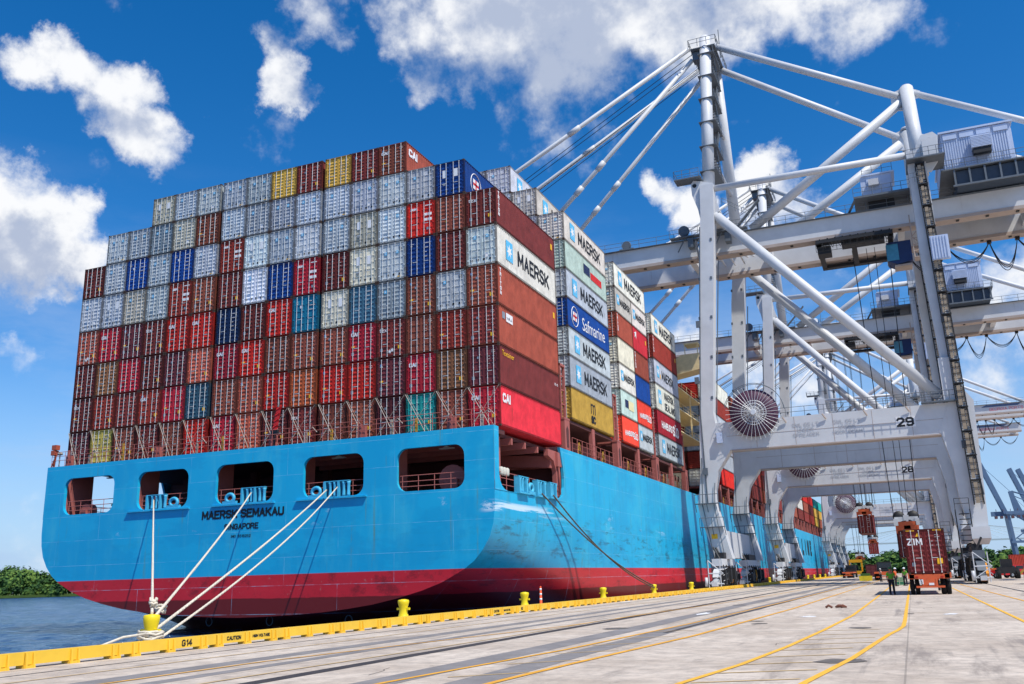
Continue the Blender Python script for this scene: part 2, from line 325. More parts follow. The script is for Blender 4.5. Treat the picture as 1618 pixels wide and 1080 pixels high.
def cont_body(L, h):
    b = MB(); w = CW; pw = .15
    b.mi(2)
    for x0, x1 in ((-w, -w+pw), (w-pw, w)):
        for y0, y1 in ((0, .14), (L-.14, L)): b.box(x0, y0, .118, x1, y1, h-.118)
    for x0, x1 in ((-w, -w+.06), (w-.06, w)):
        b.box(x0, .178, .02, x1, L-.178, .16); b.box(x0, .178, h-.09, x1, L-.178, h-.01)
    b.mi(2); b.box(-w+.162, .0, .02, w-.162, .10, .15); b.box(-w+.162, .0, h-.14, w-.162, .10, h-.02); b.mi(0)
    b.box(-w+.162, L-.1, .02, w-.162, L, .15); b.box(-w+.162, L-.1, h-.1, w-.162, L, h-.02)
    b.mi(0)
    corrug_side(b, w-.008, .14, L-.14, .16, h-.09, 1); corrug_side(b, -w+.008, .14, L-.14, .16, h-.09, -1)
    # forward end, corrugated
    n = 8; xs = []
    for i in range(n):
        x = -w+pw+i*(2*w-2*pw)/n; p = (2*w-2*pw)/n
        xs += [(x, 0), (x+p*.26, 0), (x+p*.5, 1), (x+p*.76, 1)]
    xs.append((w-pw, 0))
    for (a, da), (c, dc) in zip(xs, xs[1:]): b.face([(a, L-.01-.04*da, .15), (c, L-.01-.04*dc, .15), (c, L-.01-.04*dc, h-.1), (a, L-.01-.04*da, h-.1)])
    b.face([(-w+.06, .1, h-.03), (w-.06, .1, h-.03), (w-.06, L-.1, h-.03), (-w+.06, L-.1, h-.03)])
    b.face([(-w+.06, .1, .06), (w-.06, .1, .06), (w-.06, L-.1, .06), (-w+.06, L-.1, .06)])
    b.face([(-w+.1, .16, .15), (w-.1, .16, .15), (w-.1, .16, h-.14), (-w+.1, .16, h-.14)])
    b.mi(1)
    for x0, x1 in ((-w-.003, -w+.162), (w-.162, w+.003)):
        for y0, y1 in ((-.003, .178), (L-.178, L+.003)):
            b.box(x0, y0, 0, x1, y1, .118); b.box(x0, y0, h-.118, x1, y1, h)
    return b.mesh('container_body', [M_CONT, M_CAST, M_FRAME], fix=False)
def door_mesh(sgn, h, wide):
    b = MB(); x0, x1 = sorted((sgn*.012, sgn*(CW-.165))); z0, z1 = .165, h-.155
    b.box(x0, .02, z0, x0+.07, .07, z1); b.box(x1-.07, .02, z0, x1, .07, z1)
    xa, xb = x0+.07, x1-.07
    prof = [(z0, .025)]
    if wide:
        n = 5; H = (z1-z0-.12)/n
        for i in range(n):
            a = z0+.06+i*H
            prof += [(a+.03, .025), (a+.06, .062), (a+H-.06, .062), (a+H-.02, .025)]
    else:
        n = 8; H = (z1-z0-.1)/n
        for i in range(n):
            a = z0+.05+i*H
            prof += [(a+.02, .025), (a+H*.3, .058), (a+H*.68, .058), (a+H-.03, .025)]
    prof.append((z1, .025))
    for (a, da), (c, dc) in zip(prof, prof[1:]): b.face([(xa, da, a), (xb, da, a), (xb, dc, c), (xa, dc, c)])
    # hinges
    hx = sgn*(CW-.14)
    for z in (.4, 1.0, 1.75, h-.45): b.box(hx-.05, -.012, z, hx+.05, .02, z+.10)
    me = b.mesh('container_door', M_CONT, fix=False); return me
def rod_mesh(x, h):
    b = MB(); r = .021
    b.tube([(x, -.022, .10), (x, -.022, h-.1)], r, 5)
    for z in (.5, 1.35, 2.2): b.box(x-.032, -.03, z, x+.032, .02, z+.045)
    b.box(x-.035, -.04, .08, x+.035, .0, .15); b.box(x-.035, -.04, h-.15, x+.035, .0, h-.09)
    s = 1 if x < 0 else -1
    if abs(x) < .6: b.bar((x, -.045, 1.02), (x+s*.0-(.36 if x < 0 else -.36), -.045, 1.02), .03, .035)
    return b.mesh('locking_bar', M_ROD)
def star_poly(cx, cz, r):
    P = []
    for i in range(14):
        t = math.pi/2+i*math.pi/7; q = r if i % 2 == 0 else r*.42
        P.append((cx+q*math.cos(t), cz+q*math.sin(t)))
    return P
def marks_mesh(kind_):
    """small signs on the doors; slots: white, yellow, grey, light blue, black"""
    b = MB(); y = .017; rnd = random.Random(kind_)
    def q(m_, x0, z0, x1, z1, yy=y): b.mi(m_); b.box(x0, yy-.004, z0, x1, yy+.03, z1)
    if kind_ < 20:      # lessor boxes: small print right, plates left
        for k in range(2): q(5, .62, 2.44-k*.13, .62+rnd.uniform(.2, .3), 2.475-k*.13)
        for k in range(rnd.choice([2, 3, 4])):
            z = 2.05-k*rnd.choice([.2, .26]); q(5, .36, z, .48, z+.035); q(5, .66, z, .66+rnd.uniform(.08, .22), z+.035)
        if rnd.random() < .7: q(2, -.92, .50, -.72, .74)
        if rnd.random() < .4: q(1, .56, .55+rnd.uniform(0, .4), .82, 1.2)  if False else q(1, .58, .6, .80, .86)
        if rnd.random() < .3: q(1, -.92, 1.1, -.66, 1.22)
        if rnd.random() < .3: q(1, -.42, .78, -.30, .90)
        if rnd.random() < .4: q(5, -.92, 2.2, -.70, 2.28)
        if rnd.random() < .3: q(3, -.9, 2.28, -.76, 2.44)
        if rnd.random() < .3: q(2, -.50, 1.95, -.36, 2.12)
    elif kind_ < 30:    # light grey carrier boxes
        q(3, -.62, 1.95, -.42, 2.18)
        b.mi(0); b.prism(star_poly(-.52, 2.065, .08), y-.009, y-.002)
        if kind_ % 2: q(3, .36, 1.98, .56, 2.2); b.mi(0); b.prism(star_poly(.46, 2.09, .08), y-.009, y-.002)
        for k in range(3): q(4, .66, 2.44-k*.1, .66+rnd.uniform(.1, .25), 2.475-k*.1)
        for k in range(4): z = .36+.0*k; q(4, -.9+k*.5, z, -.9+k*.5+.16, z+.13)
        if kind_ % 3 == 0: q(1, .5, .2, .8, .27)
        if kind_ % 3 == 1: q(0, .32, .55, .5, .85)
    elif kind_ < 40:    # two white patches
        q(0, -.62, 1.55, -.34, 2.2); q(0, .34, 1.55, .64, 2.2); q(2, -.6, .9, -.4, 1.1)
        for k in range(4): q(4, -.9+k*.5, .34, -.9+k*.5+.17, .47)
    elif kind_ < 50:    # red with white logo and white panels
        for i in range(4):
            b.mi(0); t = -.9+i*.14; b.prism([(t, 2.2+.05*(i % 2)), (t+.10, 2.2), (t+.14, 2.36), (t+.05, 2.42)], y-.004, y+.02)
        for k in range(2):
            q(0, .32, 1.65-k*.42, .56, 1.86-k*.42); q(0, .62, 1.65-k*.42, .92, 1.86-k*.42)
        q(0, .38, 2.45, .92, 2.51); q(2, .5, .5, .66, .7)
    else:               # ruled rows of small print
        for k in range(2): q(5, -.9, 2.4-k*.14, -.9+rnd.uniform(.15, .3), 2.44-k*.14)
        for k in range(rnd.choice([3, 4])): q(5, .36, 2.35-k*.33, .36+rnd.uniform(.12, .5), 2.41-k*.33)
        if kind_ % 2: q(0, -.5, 1.9, -.32, 2.1)
    return b.mesh('door_markings', [M_WHITE, M_YEL, M_GREYST, M_SKYB, M_BLACK, mat('small_print', (.74, .72, .70), rough=.6)])
ME = {}
def cached(k, f):
    if k not in ME: ME[k] = f()
    return ME[k]
CC = dict(g=((.68, .715, .745), 'grey'), l=((.80, .83, .845), 'light grey'), w=((.80, .775, .70), 'cream grey'), d=((.52, .57, .61), 'slate grey'), m=((.48, .20, .18), 'maroon'),
          p=((.40, .18, .20), 'dark purple'), b=((.58, .31, .24), 'brown'), t=((.60, .40, .27), 'tan brown'), r=((.80, .17, .13), 'bright red'), c=((.68, .14, .20), 'crimson'),
          s=((.76, .37, .29), 'salmon red'), o=((.80, .40, .23), 'orange'), B=((.06, .25, .53), 'blue'), N=((.07, .17, .32), 'navy blue'), T=((.16, .68, .65), 'teal'),
          C=((.10, .53, .68), 'sky blue'), S=((.24, .39, .47), 'slate blue'), y=((.82, .66, .29), 'yellow'), O=((.76, .70, .34), 'olive yellow'), k=((.66, .24, .19), 'brick red'),
          W=((.82, .81, .77), 'white'), G=((.68, .76, .72), 'pale green'), R=((.90, .28, .21), 'orange red'), P=((.86, .20, .25), 'pinkish red'), q=((.45, .19, .18), 'dull maroon'), a=((.62, .30, .23), 'rust red'))
NCONT = 0
def container(x, y, z, code, label, L=12.192, h=H40, doors=True, style=None, marks=None, side=None, group=None, bars=True, rz=0):
    """x: centre, y: door end, z: underside"""
    global NCONT; NCONT += 1
    e = thing('shipping_container', label, 'container', (x, y, z), group, rz)
    jj = random.uniform(.84, 1.10); rgb = [min(1, c*jj*random.uniform(.985, 1.015)) for c in CC[code][0]]; col = lin(rgb)+(1,)
    k = 1.0 if abs(h-H40) < .3 else 1.0
    s = h/H40
    def part(nm, me, par=e, paint=False):
        o = link(nm, me, par)
        if par is e: o.scale = (1, 1, s)
        if paint: o.color = col
        return o
    part('body', cached(('body', L), lambda: cont_body(L, H40)), paint=True)
    if doors:
        light = code in 'glwdW'
        wide = (random.random() < (.5 if light else .12)) if style is None else style
        for sg in (-1, 1):
            d = part('door', cached(('door', sg, wide), lambda: door_mesh(sg, H40, wide)), paint=True)
            if bars:
                for xx in (.30, .78): part('locking_bar', cached(('rod', sg*xx), lambda: rod_mesh(sg*xx, H40)), d)
        if bars:
            if marks is None:
                if light: marks = random.choice([20, 21, 22, 23, 24, 30] if not wide else [21, 25, 26, 30])
                elif code in 'BNS': marks = random.choice([50, 51, 52, 53, 54])
                else: marks = random.randrange(0, 20)
            part('door_markings', cached(('mk', marks), lambda: marks_mesh(marks)))
    if side: side_art(e, side, L, s)
    return e
def logo_mesh(sz):
    b = MB(); b.box(-sz/2, -.004, -sz*.62, sz/2, .004, sz*.62); b.mi(1); b.prism(star_poly(0, 0, sz*.44), -.009, -.005); return b.mesh('star_panel', [M_SKYB, M_WHITE])
def side_art(e, art, L, s=1):
    """lettering on the long side that faces +X"""
    X = CW+.004
    def txt(t, sz, y, z, m_, off=0., sp=1.0, xs=1.0, tilt=0, nm='lettering'):
        o = put_text(t, sz, m_, (X, y, z*s), '+x', e, off, sp, nm, xs=xs, tilt=tilt); o.parent = e; return o
    def logo(y, z, sz):
        o = link('star_panel', cached(('logo', sz), lambda: logo_mesh(sz)), e); o.location = (X, y, z*s); o.rotation_euler = (0, 0, math.pi/2); return o
    if art == 'maersk40': logo(2.35, 1.5, 1.25); txt('MAERSK', 1.75, 7.3, 1.5, M_BLACK, .02, 1.12, 1.02)
    elif art == 'maersk20': logo(1.1, 1.6, .85); txt('MAERSK', 1.05, 3.7, 1.55, M_BLACK, .02, 1.05)
    elif art == 'maerskfade': logo(1.9, 1.6, 1.1); txt('MAERSK', 1.6, 6.6, 1.45, M_BLACK, .02, 1.08)
    elif art == 'sealand': logo(2.0, 1.6, 1.3); txt('MAERSK', 1.25, 6.6, 2.05, M_BLACK, .015, 1.15); txt('SEALAND', 1.25, 6.8, .85, M_BLACK, .015, 1.15)
    elif art == 'hamburg20': txt('HAMBURG', .75, 2.6, 1.2, M_WHITE, .02, 1.0, tilt=-.06); txt('SÜD', .95, 4.9, 1.15, M_WHITE, .02)
    elif art == 'hamburg40': txt('HAMBURG', 1.2, 4.6, 1.35, M_WHITE, .03); txt('SÜD', 1.75, 9.0, 1.3, M_WHITE, .04)
    elif art == 'msc':
        txt('m', 2.0, 6.0, 1.95, M_BLACK); txt('SC', 1.0, 6.0, .78, M_BLACK, .05)
    elif art == 'safmarine':
        o = txt('Safmarine', 1.75, 7.4, 1.35, M_WHITE, .02, 1.0, tilt=-.05)
        b = MB(); b.tube([(0, .9*math.cos(t), .9*math.sin(t)) for t in [i*math.pi/12 for i in range(24)]], .035, 4, closed=True)
        b.mi(1); b.box(-.004, -.5, -.4, .012, .5, .4); b.mi(2); b.box(.012, -.5, -.1, .02, .5, .1); b.box(.012, -.1, -.4, .02, .1, .4)
        o = link('round_flag_emblem', b.mesh('emblem', [M_WHITE, M_WHITE, M_RED]), e); o.location = (X, 2.0, 1.4*s)
    elif art == 'cai': txt('CAI', .95, 1.15, 2.05, M_WHITE, .04)
    elif art == 'textainer': txt('Textainer', .55, 1.6, 2.35, M_YEL, .03); txt('UE: 45', .3, 11.4, 2.0, M_WHITE, .01)
    elif art == 'triton': 
        for i, c in enumerate('TRITON'): txt(c, .42, .55, 2.55-i*.33, M_WHITE, .02)
        b = MB(); b.box(-.004, 0, 0, .004, .35, .5); o = link('yellow_mark', b.mesh('m', M_YEL), e); o.location = (X, 11.3, 1.7*s)
    elif art == 'seaco':
        b = MB(); b.box(-.004, 0, 0, .004, .5, .5); b.mi(1); b.box(-.004, .7, -.1, .004, 1.9, .55); o = link('lessor_plate', b.mesh('m', [M_GREYST, M_WHITE]), e); o.location = (X, .7, 2.0*s)
        txt('SEACO', .34, 2.0, 2.2, M_NAVYT, .012)
    elif art == 'hapag': 
        b = MB(); b.box(-.004, 0, 0, .004, 1.8, .9); o = link('navy_panel', b.mesh('m', M_NAVYT), e); o.location = (X, 5.2, 1.2*s)
        b = MB(); b.box(-.004, 0, 0, .004, 3.4, .7); o = link('red_panel', b.mesh('m', M_RED), e); o.location = (X, 7.2, 1.1*s)
        txt('K', .8, 6.1, 1.65, M_WHITE, .03)
    elif art == 'plate20':
        b = MB(); b.box(-.004, 0, 0, .004, 1.2, .8); o = link('navy_panel', b.mesh('m', M_NAVYT), e); o.location = (X, 1.6, 1.1*s)
        b = MB(); b.box(-.004, 0, 0, .004, 1.9, .95); o = link('cream_panel', b.mesh('m', mat('cream_panel', (.9, .86, .66))), e); o.location = (X, 2.9, 1.0*s)
    elif art == 'arrow': 
        b = MB(); b.prism([(0, .6), (.9, .9), (.8, 0), (.55, .35), (.2, .1), (.35, .55)], -.004, .004, 'x'); o = link('arrow_mark', b.mesh('m', M_WHITE), e); o.location = (X, .6, 1.5*s)
    elif art == 'numbers':
        b = MB()
        for i in range(7): b.box(-.004, 0, .3+i*.3, .004, .12, .5+i*.3)
        o = link('vertical_numbers', b.mesh('m', M_WHITE), e); o.location = (X, 11.3, .1)
# ---------------------------------------------------------------- the container stacks
Z0 = 11.907
TOPS = [0, 2.880, 5.827, 8.754, 11.791, 14.856, 17.730, 20.505, 23.062]
def colx(c):
    return -(16-c)*2.5 - 1.25 - (.231 if c <= 10 else 0) - (.231 if c <= 6 else 0)
ROWS = ['pObmbrcsmmbbpTbc', 'mkmkcSbsrorrpctp', 'stkmpkcrbbbcmbkm', 'scpmrrNmrCwSgblb', 'ggwlkbmlBcmwlBml', 'mlBlBlklglgwlrbm', '-lgdwbgggggggllB', '---wglggymymb---']
ROWS[2] = 'mtcmpscrbbbcmbkm'; ROWS[6] = '-lgdwbggggggllB-'
MK = {(1, 2): 50, (1, 6): 12, (2, 6): 1, (2, 13): 0, (2, 14): 3, (3, 5): 9, (3, 9): 3, (3, 10): 6, (4, 5): 3, (4, 6): 9, (5, 5): 40, (5, 10): 40, (6, 7): 40, (6, 14): 40, (5, 12): 31, (6, 12): 32, (4, 11): 33, (7, 15): 34, (7, 2): 21, (8, 7): 21, (7, 12): 25, (7, 13): 25, (4, 15): 20, (4, 10): 51, (5, 4): 22, (8, 4): 35}
WIDE = {(7, 2), (8, 4), (8, 6), (8, 7), (6, 8), (6, 9), (6, 10), (7, 12), (7, 13), (6, 12), (5, 12), (4, 11), (5, 13), (6, 16), (5, 16), (7, 14), (4, 15), (8, 8), (6, 5), (4, 10)}
WORD = {(1, 7): 'CAI', (1, 16): 'CAI', (3, 7): 'CAI', (3, 8): 'CAI', (4, 5): 'CAI', (4, 6): 'CAI', (4, 9): 'CAI', (3, 12): 'CAI', (2, 14): 'CAI', (2, 4): 'CAI', (8, 13): 'CAI', (6, 6): 'CAI', (2, 1): 'tex', (4, 4): 'tex', (1, 10): 'tex', (3, 13): 'tex', (6, 16): 'tex', (4, 2): 'CAI'}
SIDE = {(1, 16): ('cai', 'P'), (2, 16): ('textainer', 'q'), (3, 16): ('seaco', 'a'), (4, 16): ('triton', 'a'), (5, 16): ('maersk40', 'W'), (6, 16): ('triton', 'q'), (8, 13): ('cai', 'a'), (7, 15): ('safmarine', None)}  # art, body colour; sunlit tone of the side is put into the colour
for t in range(1, 9):
    row = ROWS[t-1]
    for c in range(1, 17):
        code = row[c-1]
        if code == '-': continue
        nm = CC[code][1]; feat = ''
        mk = MK.get((t, c)); side = SIDE.get((t, c))
        if mk == 40: feat = ' with white squares'
        elif (t, c) in WORD: feat = ' lettered %s' % WORD[(t, c)]
        elif mk and 30 <= mk < 40: feat = ' with white patches'
        if c == 16: lab = '%s container%s, %s tier up on the right corner of the stern wall' % (nm, feat, ORD[t])
        else: lab = '%s container%s, %s tier up, %s column from stern wall\'s left' % (nm, feat, ORD[t], ORD[c])
        z = Z0+TOPS[t-1]; h = TOPS[t]-TOPS[t-1]-.02
        e = container(colx(c), 0, z, code, lab, h=h, style=(t, c) in WIDE if code in 'glwdC' else None, marks=mk, side=side[0] if side else None, group='containers in the stern wall')
        if side and side[1]:
            for o in kids(e):
                if o.name.startswith('body'): o.color = lin(CC[side[1]][0])+(1,)
        if (t, c) in WORD:
            w = WORD[(t, c)]; d = [o for o in kids(e) if o.name.startswith('door')][0]
            put_text(w, .42 if w == 'CAI' else .5, M_WHITE, (-.66, .012, 2.1), '-y', d, .02)
        if (t, c) in ((4, 1), (3, 13)):
            b = MB(); [b.prism(star_poly(-.1+.2*k, .45+.1*(k % 2), .17), .0, .016) for k in range(2)]; b.build('white_scrape', M_WHITE, e, origin=(0, 0, 0))
def stack(y, x, z, codes, arts, where, L=12.192, hs=2.69, doors=True, bars=True, grp='containers along the ship side'):
    zz = z
    for i, code in enumerate(codes):
        h = hs[i] if isinstance(hs, (list, tuple)) else hs
        a = arts[i] if arts else None
        if code != '-':
            d = {'maersk40': 'MAERSK', 'maersk20': 'small MAERSK', 'maerskfade': 'faded MAERSK', 'sealand': 'MAERSK SEALAND', 'hamburg20': 'HAMBURG', 'hamburg40': 'large HAMBURG', 'msc': 'black MSC', 'safmarine': 'script', 'triton': 'vertical', 'cai': 'CAI', 'hapag': 'navy and red', 'plate20': 'navy and cream'}.get(a)
            lab = '%s container%s, %s tier up%s' % (CC[code][1], (' with %s lettering' % d if d and 'and' not in d else (' with %s panels' % d if d else '')), ORD[i+1], where)
            container(x, y, zz, code, lab, L=L, h=h-.02, side=a, doors=doors, bars=bars, group=grp)
        zz += h
ZB = Z0+2.67
B2 = [2.80, 2.78, 2.56, 2.63, 2.67, 2.67, 2.68]
stack(14.95, colx(16), ZB, 'yggBgGW', ['msc', 'maersk40', 'maersk40', 'safmarine', 'maersk40', 'hapag', 'maersk40'], ', second bay from the stern', hs=B2)
stack(14.95, colx(15), ZB, 'mgdBgglW', [None]*7+['maersk40'], ', second bay, next to outermost', hs=2.69)
stack(14.95, colx(14), ZB+5*2.69, 'glll', [None]*3+['maersk40'], ' of third column, second bay', hs=2.69, grp='inner containers of second bay')
stack(14.95, colx(13), ZB+5*2.69, 'glll', None, ' of fourth column, second bay', hs=2.69, grp='inner containers of second bay')
stack(14.95, colx(12), ZB+6*2.69, 'gg', None, ' of fifth column, second bay', hs=2.69, grp='inner containers of second bay')
H3 = [2.69]*6
stack(30.12, colx(16), ZB, 'RGWwaW', ['hamburg20', 'plate20', 'maersk20', None, 'triton', 'maersk20'], ', third bay, aft half', L=6.058, hs=H3)
stack(36.25, colx(16), ZB, 'lRBaPW', ['maersk20', 'hamburg20', None, 'triton', 'arrow', 'maersk20'], ', third bay, forward half', L=6.058, hs=H3)
container(colx(16), 30.12, ZB+6*2.69, 'W', 'white container lettered MAERSK, topmost of the third bay', h=2.67, side='maersk40', group='containers along the ship side')
stack(30.12, colx(15), ZB, 'gmdbggm', None, ', third bay, next to outermost', hs=2.69)
H4 = [2.57, 2.85, 3.08, 2.96, 2.94, 2.55]
stack(44.85, colx(16), ZB+.2, 'gcWgkW', ['maersk40', 'hamburg40', 'sealand', 'maerskfade', 'triton', 'maersk40'], ', fourth bay from the stern', hs=H4)
stack(44.85, colx(15), ZB, 'gmdbgggb'[:7], None, ', fourth bay, next to outermost', hs=2.75)
# forward of the accommodation
FW = [('rgggkW', 82.4), ('kwmSrb', 97.3), ('mkgBcm', 112.2), ('bmkrmg', 127.1), ('mbcgkr', 142.0), ('gWmbrR', 156.9)]
for j, (codes, y) in enumerate(FW):
    stack(y, colx(16), ZB, codes, None, ', %s bay ahead of the bridge' % ORD[j+1], bars=False, hs=2.69, grp='containers ahead of the bridge')
    stack(y, colx(15), ZB, codes[::-1], None, ', %s bay ahead, second column' % ORD[j+1], bars=False, hs=2.69, grp='containers ahead of the bridge')
for c in (14, 13, 12, 11):
    stack(82.4, colx(c), ZB, random.choice(['gmgrgk', 'mbgkgr', 'bgkmrg', 'kgmgbg']), None, ', first bay ahead, column %s inboard' % ORD[16-c+1], bars=False, hs=2.69, grp='containers ahead of the bridge')
for j, (codes, y, dx) in enumerate([('bWmk', 171.8, 0), ('mWkr', 186.7, 0), ('mbr', 201.6, 0), ('kmr', 216.5, 0), ('yyT', 231.4, 0), ('byT', 246.3, 0), ('yy', 261.2, -1.5)]):
    stack(y, colx(16)+dx, ZB, codes, None, ', %s bay from the bow' % ORD[7-j], bars=False, doors=True, hs=2.69, grp='containers near the bow')
# ---------------------------------------------------------------- the ship
def hull_paint():
    m = bpy.data.materials.new('hull_paint'); m.use_nodes = True; nt = m.node_tree; N = nt.nodes; L = nt.links; b = N['Principled BSDF']
    geo = N.new('ShaderNodeNewGeometry'); sep = N.new('ShaderNodeSeparateXYZ'); L.new(geo.outputs['Position'], sep.inputs[0])
    pos = geo.outputs['Position']
    def noise(sc, det=8, vec=None, rough=.65):
        n = N.new('ShaderNodeTexNoise'); n.inputs['Scale'].default_value = sc; n.inputs['Detail'].default_value = det; n.inputs['Roughness'].default_value = rough; L.new(vec or pos, n.inputs['Vector']); return n.outputs['Fac']
    def mp(s):
        q = N.new('ShaderNodeMapping'); q.inputs['Scale'].default_value = s; L.new(pos, q.inputs['Vector']); return q.outputs[0]
    def ramp(v, a, b_, lo=0., hi=1.):
        r = N.new('ShaderNodeMapRange'); r.interpolation_type = 'SMOOTHSTEP'; r.inputs['From Min'].default_value = a; r.inputs['From Max'].default_value = b_; r.inputs['To Min'].default_value = lo; r.inputs['To Max'].default_value = hi; L.new(v, r.inputs['Value']); return r.outputs[0]
    def mix(f, a, c):
        x = N.new('ShaderNodeMix'); x.data_type = 'RGBA'
        L.new(f, x.inputs['Factor'])
        for s_, v in (('A', a), ('B', c)):
            if isinstance(v, tuple): x.inputs[s_].default_value = v+(1,)
            else: L.new(v, x.inputs[s_])
        return x.outputs['Result']
    def mt(op, a, c):
        q = N.new('ShaderNodeMath'); q.operation = op
        for i, v in enumerate((a, c)):
            if isinstance(v, (int, float)): q.inputs[i].default_value = v
            else: L.new(v, q.inputs[i])
        return q.outputs[0]
    z = sep.outputs['Z']
    blue = mix(noise(.35), lin((.05, .66, .84)), lin((.11, .70, .86)))
    blue = mix(ramp(noise(.8, 6, mp((1, .35, .25))), .45, .75), blue, lin((.22, .72, .85)))
    # scuffed lower band: tyre and fender rub between 3 and 6 m
    sidey = ramp(sep.outputs['Y'], -1.45, -.6, .12, 1.)
    band = mt('MULTIPLY', ramp(z, 2.4, 3.4), ramp(z, 7.2, 4.8))
    scuff = mt('MULTIPLY', mt('MULTIPLY', ramp(noise(.8, 10, mp((.6, .4, 2.1)), .75), .50, .64), mt('MULTIPLY', band, sidey)), .8)
    blue = mix(scuff, blue, lin((.16, .34, .42)))
    wornz = mt('MULTIPLY', ramp(z, 5.6, 6.2), ramp(z, 7.3, 6.9))
    worn = mt('MULTIPLY', mt('MULTIPLY', ramp(noise(.55, 9, mp((1, .35, 1.3))), .62, .66), wornz), .7)
    blue = mix(worn, blue, lin((.62, .80, .90)))
    rust = mt('MULTIPLY', ramp(noise(1.5, 6, mp((1.3, 1.3, .05)), .65), .58, .72), ramp(noise(.5, 3), .40, .6))
    blue = mix(mt('MULTIPLY', rust, .6), blue, lin((.45, .50, .22)))
    blue = mix(mt('MULTIPLY', ramp(noise(1.0, 8, mp((1.6, 1.6, .10)), .7), .50, .70), mt('MULTIPLY', sidey, .38)), blue, lin((.13, .50, .62)))
    blue = mix(mt('MULTIPLY', ramp(noise(.16, 4, mp((1, 1, 2.2))), .48, .56), .22), blue, lin((.02, .52, .74)))
    scr = mt('MULTIPLY', mt('MULTIPLY', ramp(noise(.5, 10, mp((1, .12, 2.6)), .7), .50, .56), mt('MULTIPLY', ramp(z, 5.9, 6.2), ramp(z, 6.9, 6.5))), mt('MULTIPLY', ramp(sep.outputs['X'], -1.2, -.4), ramp(sep.outputs['Y'], 16., 3.)))
    blue = mix(scr, blue, lin((.80, .90, .95)))
    red = mix(noise(.5, 9, mp((.6, .4, 1.6))), lin((.74, .11, .16)), lin((.87, .17, .22)))
    red = mix(mt('MULTIPLY', ramp(noise(.7, 10, mp((1, .35, 1.3)), .72), .50, .66), .6), red, lin((.36, .10, .12)))
    red = mix(mt('MULTIPLY', ramp(noise(2.2, 7, mp((1, .5, 1))), .63, .70), .5), red, lin((.70, .48, .45)))
    red = mix(ramp(mt('ADD', z, mt('MULTIPLY', noise(.4), .25)), .98, .90), red, lin((.44, .10, .10)))
    col = mix(ramp(z, 2.40, 2.47), red, blue)
    # plate seams
    br = N.new('ShaderNodeTexBrick'); br.offset = .5; br.inputs['Scale'].default_value = 1; br.inputs['Brick Width'].default_value = 9.0; br.inputs['Row Height'].default_value = 1.95; br.inputs['Mortar Size'].default_value = .022
    br.inputs['Color1'].default_value = (0, 0, 0, 1); br.inputs['Color2'].default_value = (0, 0, 0, 1); br.inputs['Mortar'].default_value = (1, 1, 1, 1)
    cb = N.new('ShaderNodeCombineXYZ'); L.new(mt('ADD', sep.outputs['X'], sep.outputs['Y']), cb.inputs[0]); L.new(mt('ADD', z, .29), cb.inputs[1]); L.new(cb.outputs[0], br.inputs['Vector'])
    col = mix(mt('MULTIPLY', br.outputs['Color'], ramp(noise(.9), .35, .65, .05, .5)), col, lin((.55, .82, .93)))
    L.new(col, b.inputs['Base Color']); b.inputs['Roughness'].default_value = .40; b.inputs['Specular IOR Level'].default_value = .35
    bp = N.new('ShaderNodeBump'); bp.inputs['Strength'].default_value = .25; bp.inputs['Distance'].default_value = .05
    L.new(mt('ADD', noise(.45, 2, mp((1, 1, .6))), mt('MULTIPLY', br.outputs['Color'], .25)), bp.inputs['Height']); L.new(bp.outputs[0], b.inputs['Normal'])
    return m
M_HULL = hull_paint()
M_PINK = mat('primer_red_steel', (.64, .36, .33), rough=.7, dirt=.25, dirtcol=(.25, .11, .08), streak=True, scale=1.2)
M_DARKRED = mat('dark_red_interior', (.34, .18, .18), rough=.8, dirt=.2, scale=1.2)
M_BLUEF = mat('fairlead_blue', (.26, .68, .82), rough=.5, dirt=.25, dirtcol=(.45, .4, .25), scale=3)
M_CREAM = mat('cream_paint', (.87, .78, .58), rough=.55, dirt=.12, dirtcol=(.5, .35, .2), streak=True)
M_DECK = mat('deck_green_grey', (.28, .20, .18), rough=.85)
M_LASH = mat('lashing_rod', (.62, .58, .53), rough=.6, dirt=.3, dirtcol=(.4, .22, .12), scale=4)
M_GLASS = mat('dark_glass', (.06, .09, .12), rough=.1, spec=.8, var=.02)
M_DKG = mat('dark_grey_steel', (.16, .17, .18), rough=.6)
XC, BH = -20.35, 20.45
ship = thing('container_ship', 'huge light blue and red container ship moored alongside the quay', 'ship', (XC, 100, -1.6), world=True)
PROF = [(11.72, 20.45), (9.6, 20.45), (7.45, 20.42), (6.2, 20.40), (5.3, 20.28), (4.4, 20.0), (3.6, 19.5), (2.9, 18.85), (2.35, 18.05), (1.6, 16.5), (1.1, 15.0), (.65, 13.2), (.26, 11.2), (-.0, 9.2), (-.2, 7.2), (-.36, 4.6), (-.45, 2.2), (-.5, 0)]
def station(Y):
    t = min(1, max(0, (Y+1.5)/42.0)); t = t*t*(3-2*t)*.55+t*.45
    s = 1+1.6*t; w = 1-.86*t; out = []
    for (z, b) in PROF:
        zz = z if z >= 7.45 else 7.45-(7.45-z)*s
        bb = BH-(BH-b)*w*(1 if b < 15 else 1)
        if b == 0: bb = 0
        elif b < 8: bb = b+(BH-b)*(1-w)*.6
        if Y > 262:
            L0 = 336+9*min(1, max(0, (zz-2)/10)); st = 262+6*min(1, max(0, (zz-1)/10))
            q = min(1, max(0, (Y-st)/(L0-st)))
            bb *= max(0.0, 1-q**2.1)
        out.append((bb, zz))
    return out
ST = [-1.5, 0.5, 3, 6, 9, 12.2, 16, 20, 25, 31, 40, 60, 90, 120, 150, 180, 210, 240, 262, 270, 278, 286, 294, 302, 309, 316, 322, 327, 331, 334, 336, 339, 342, 345]
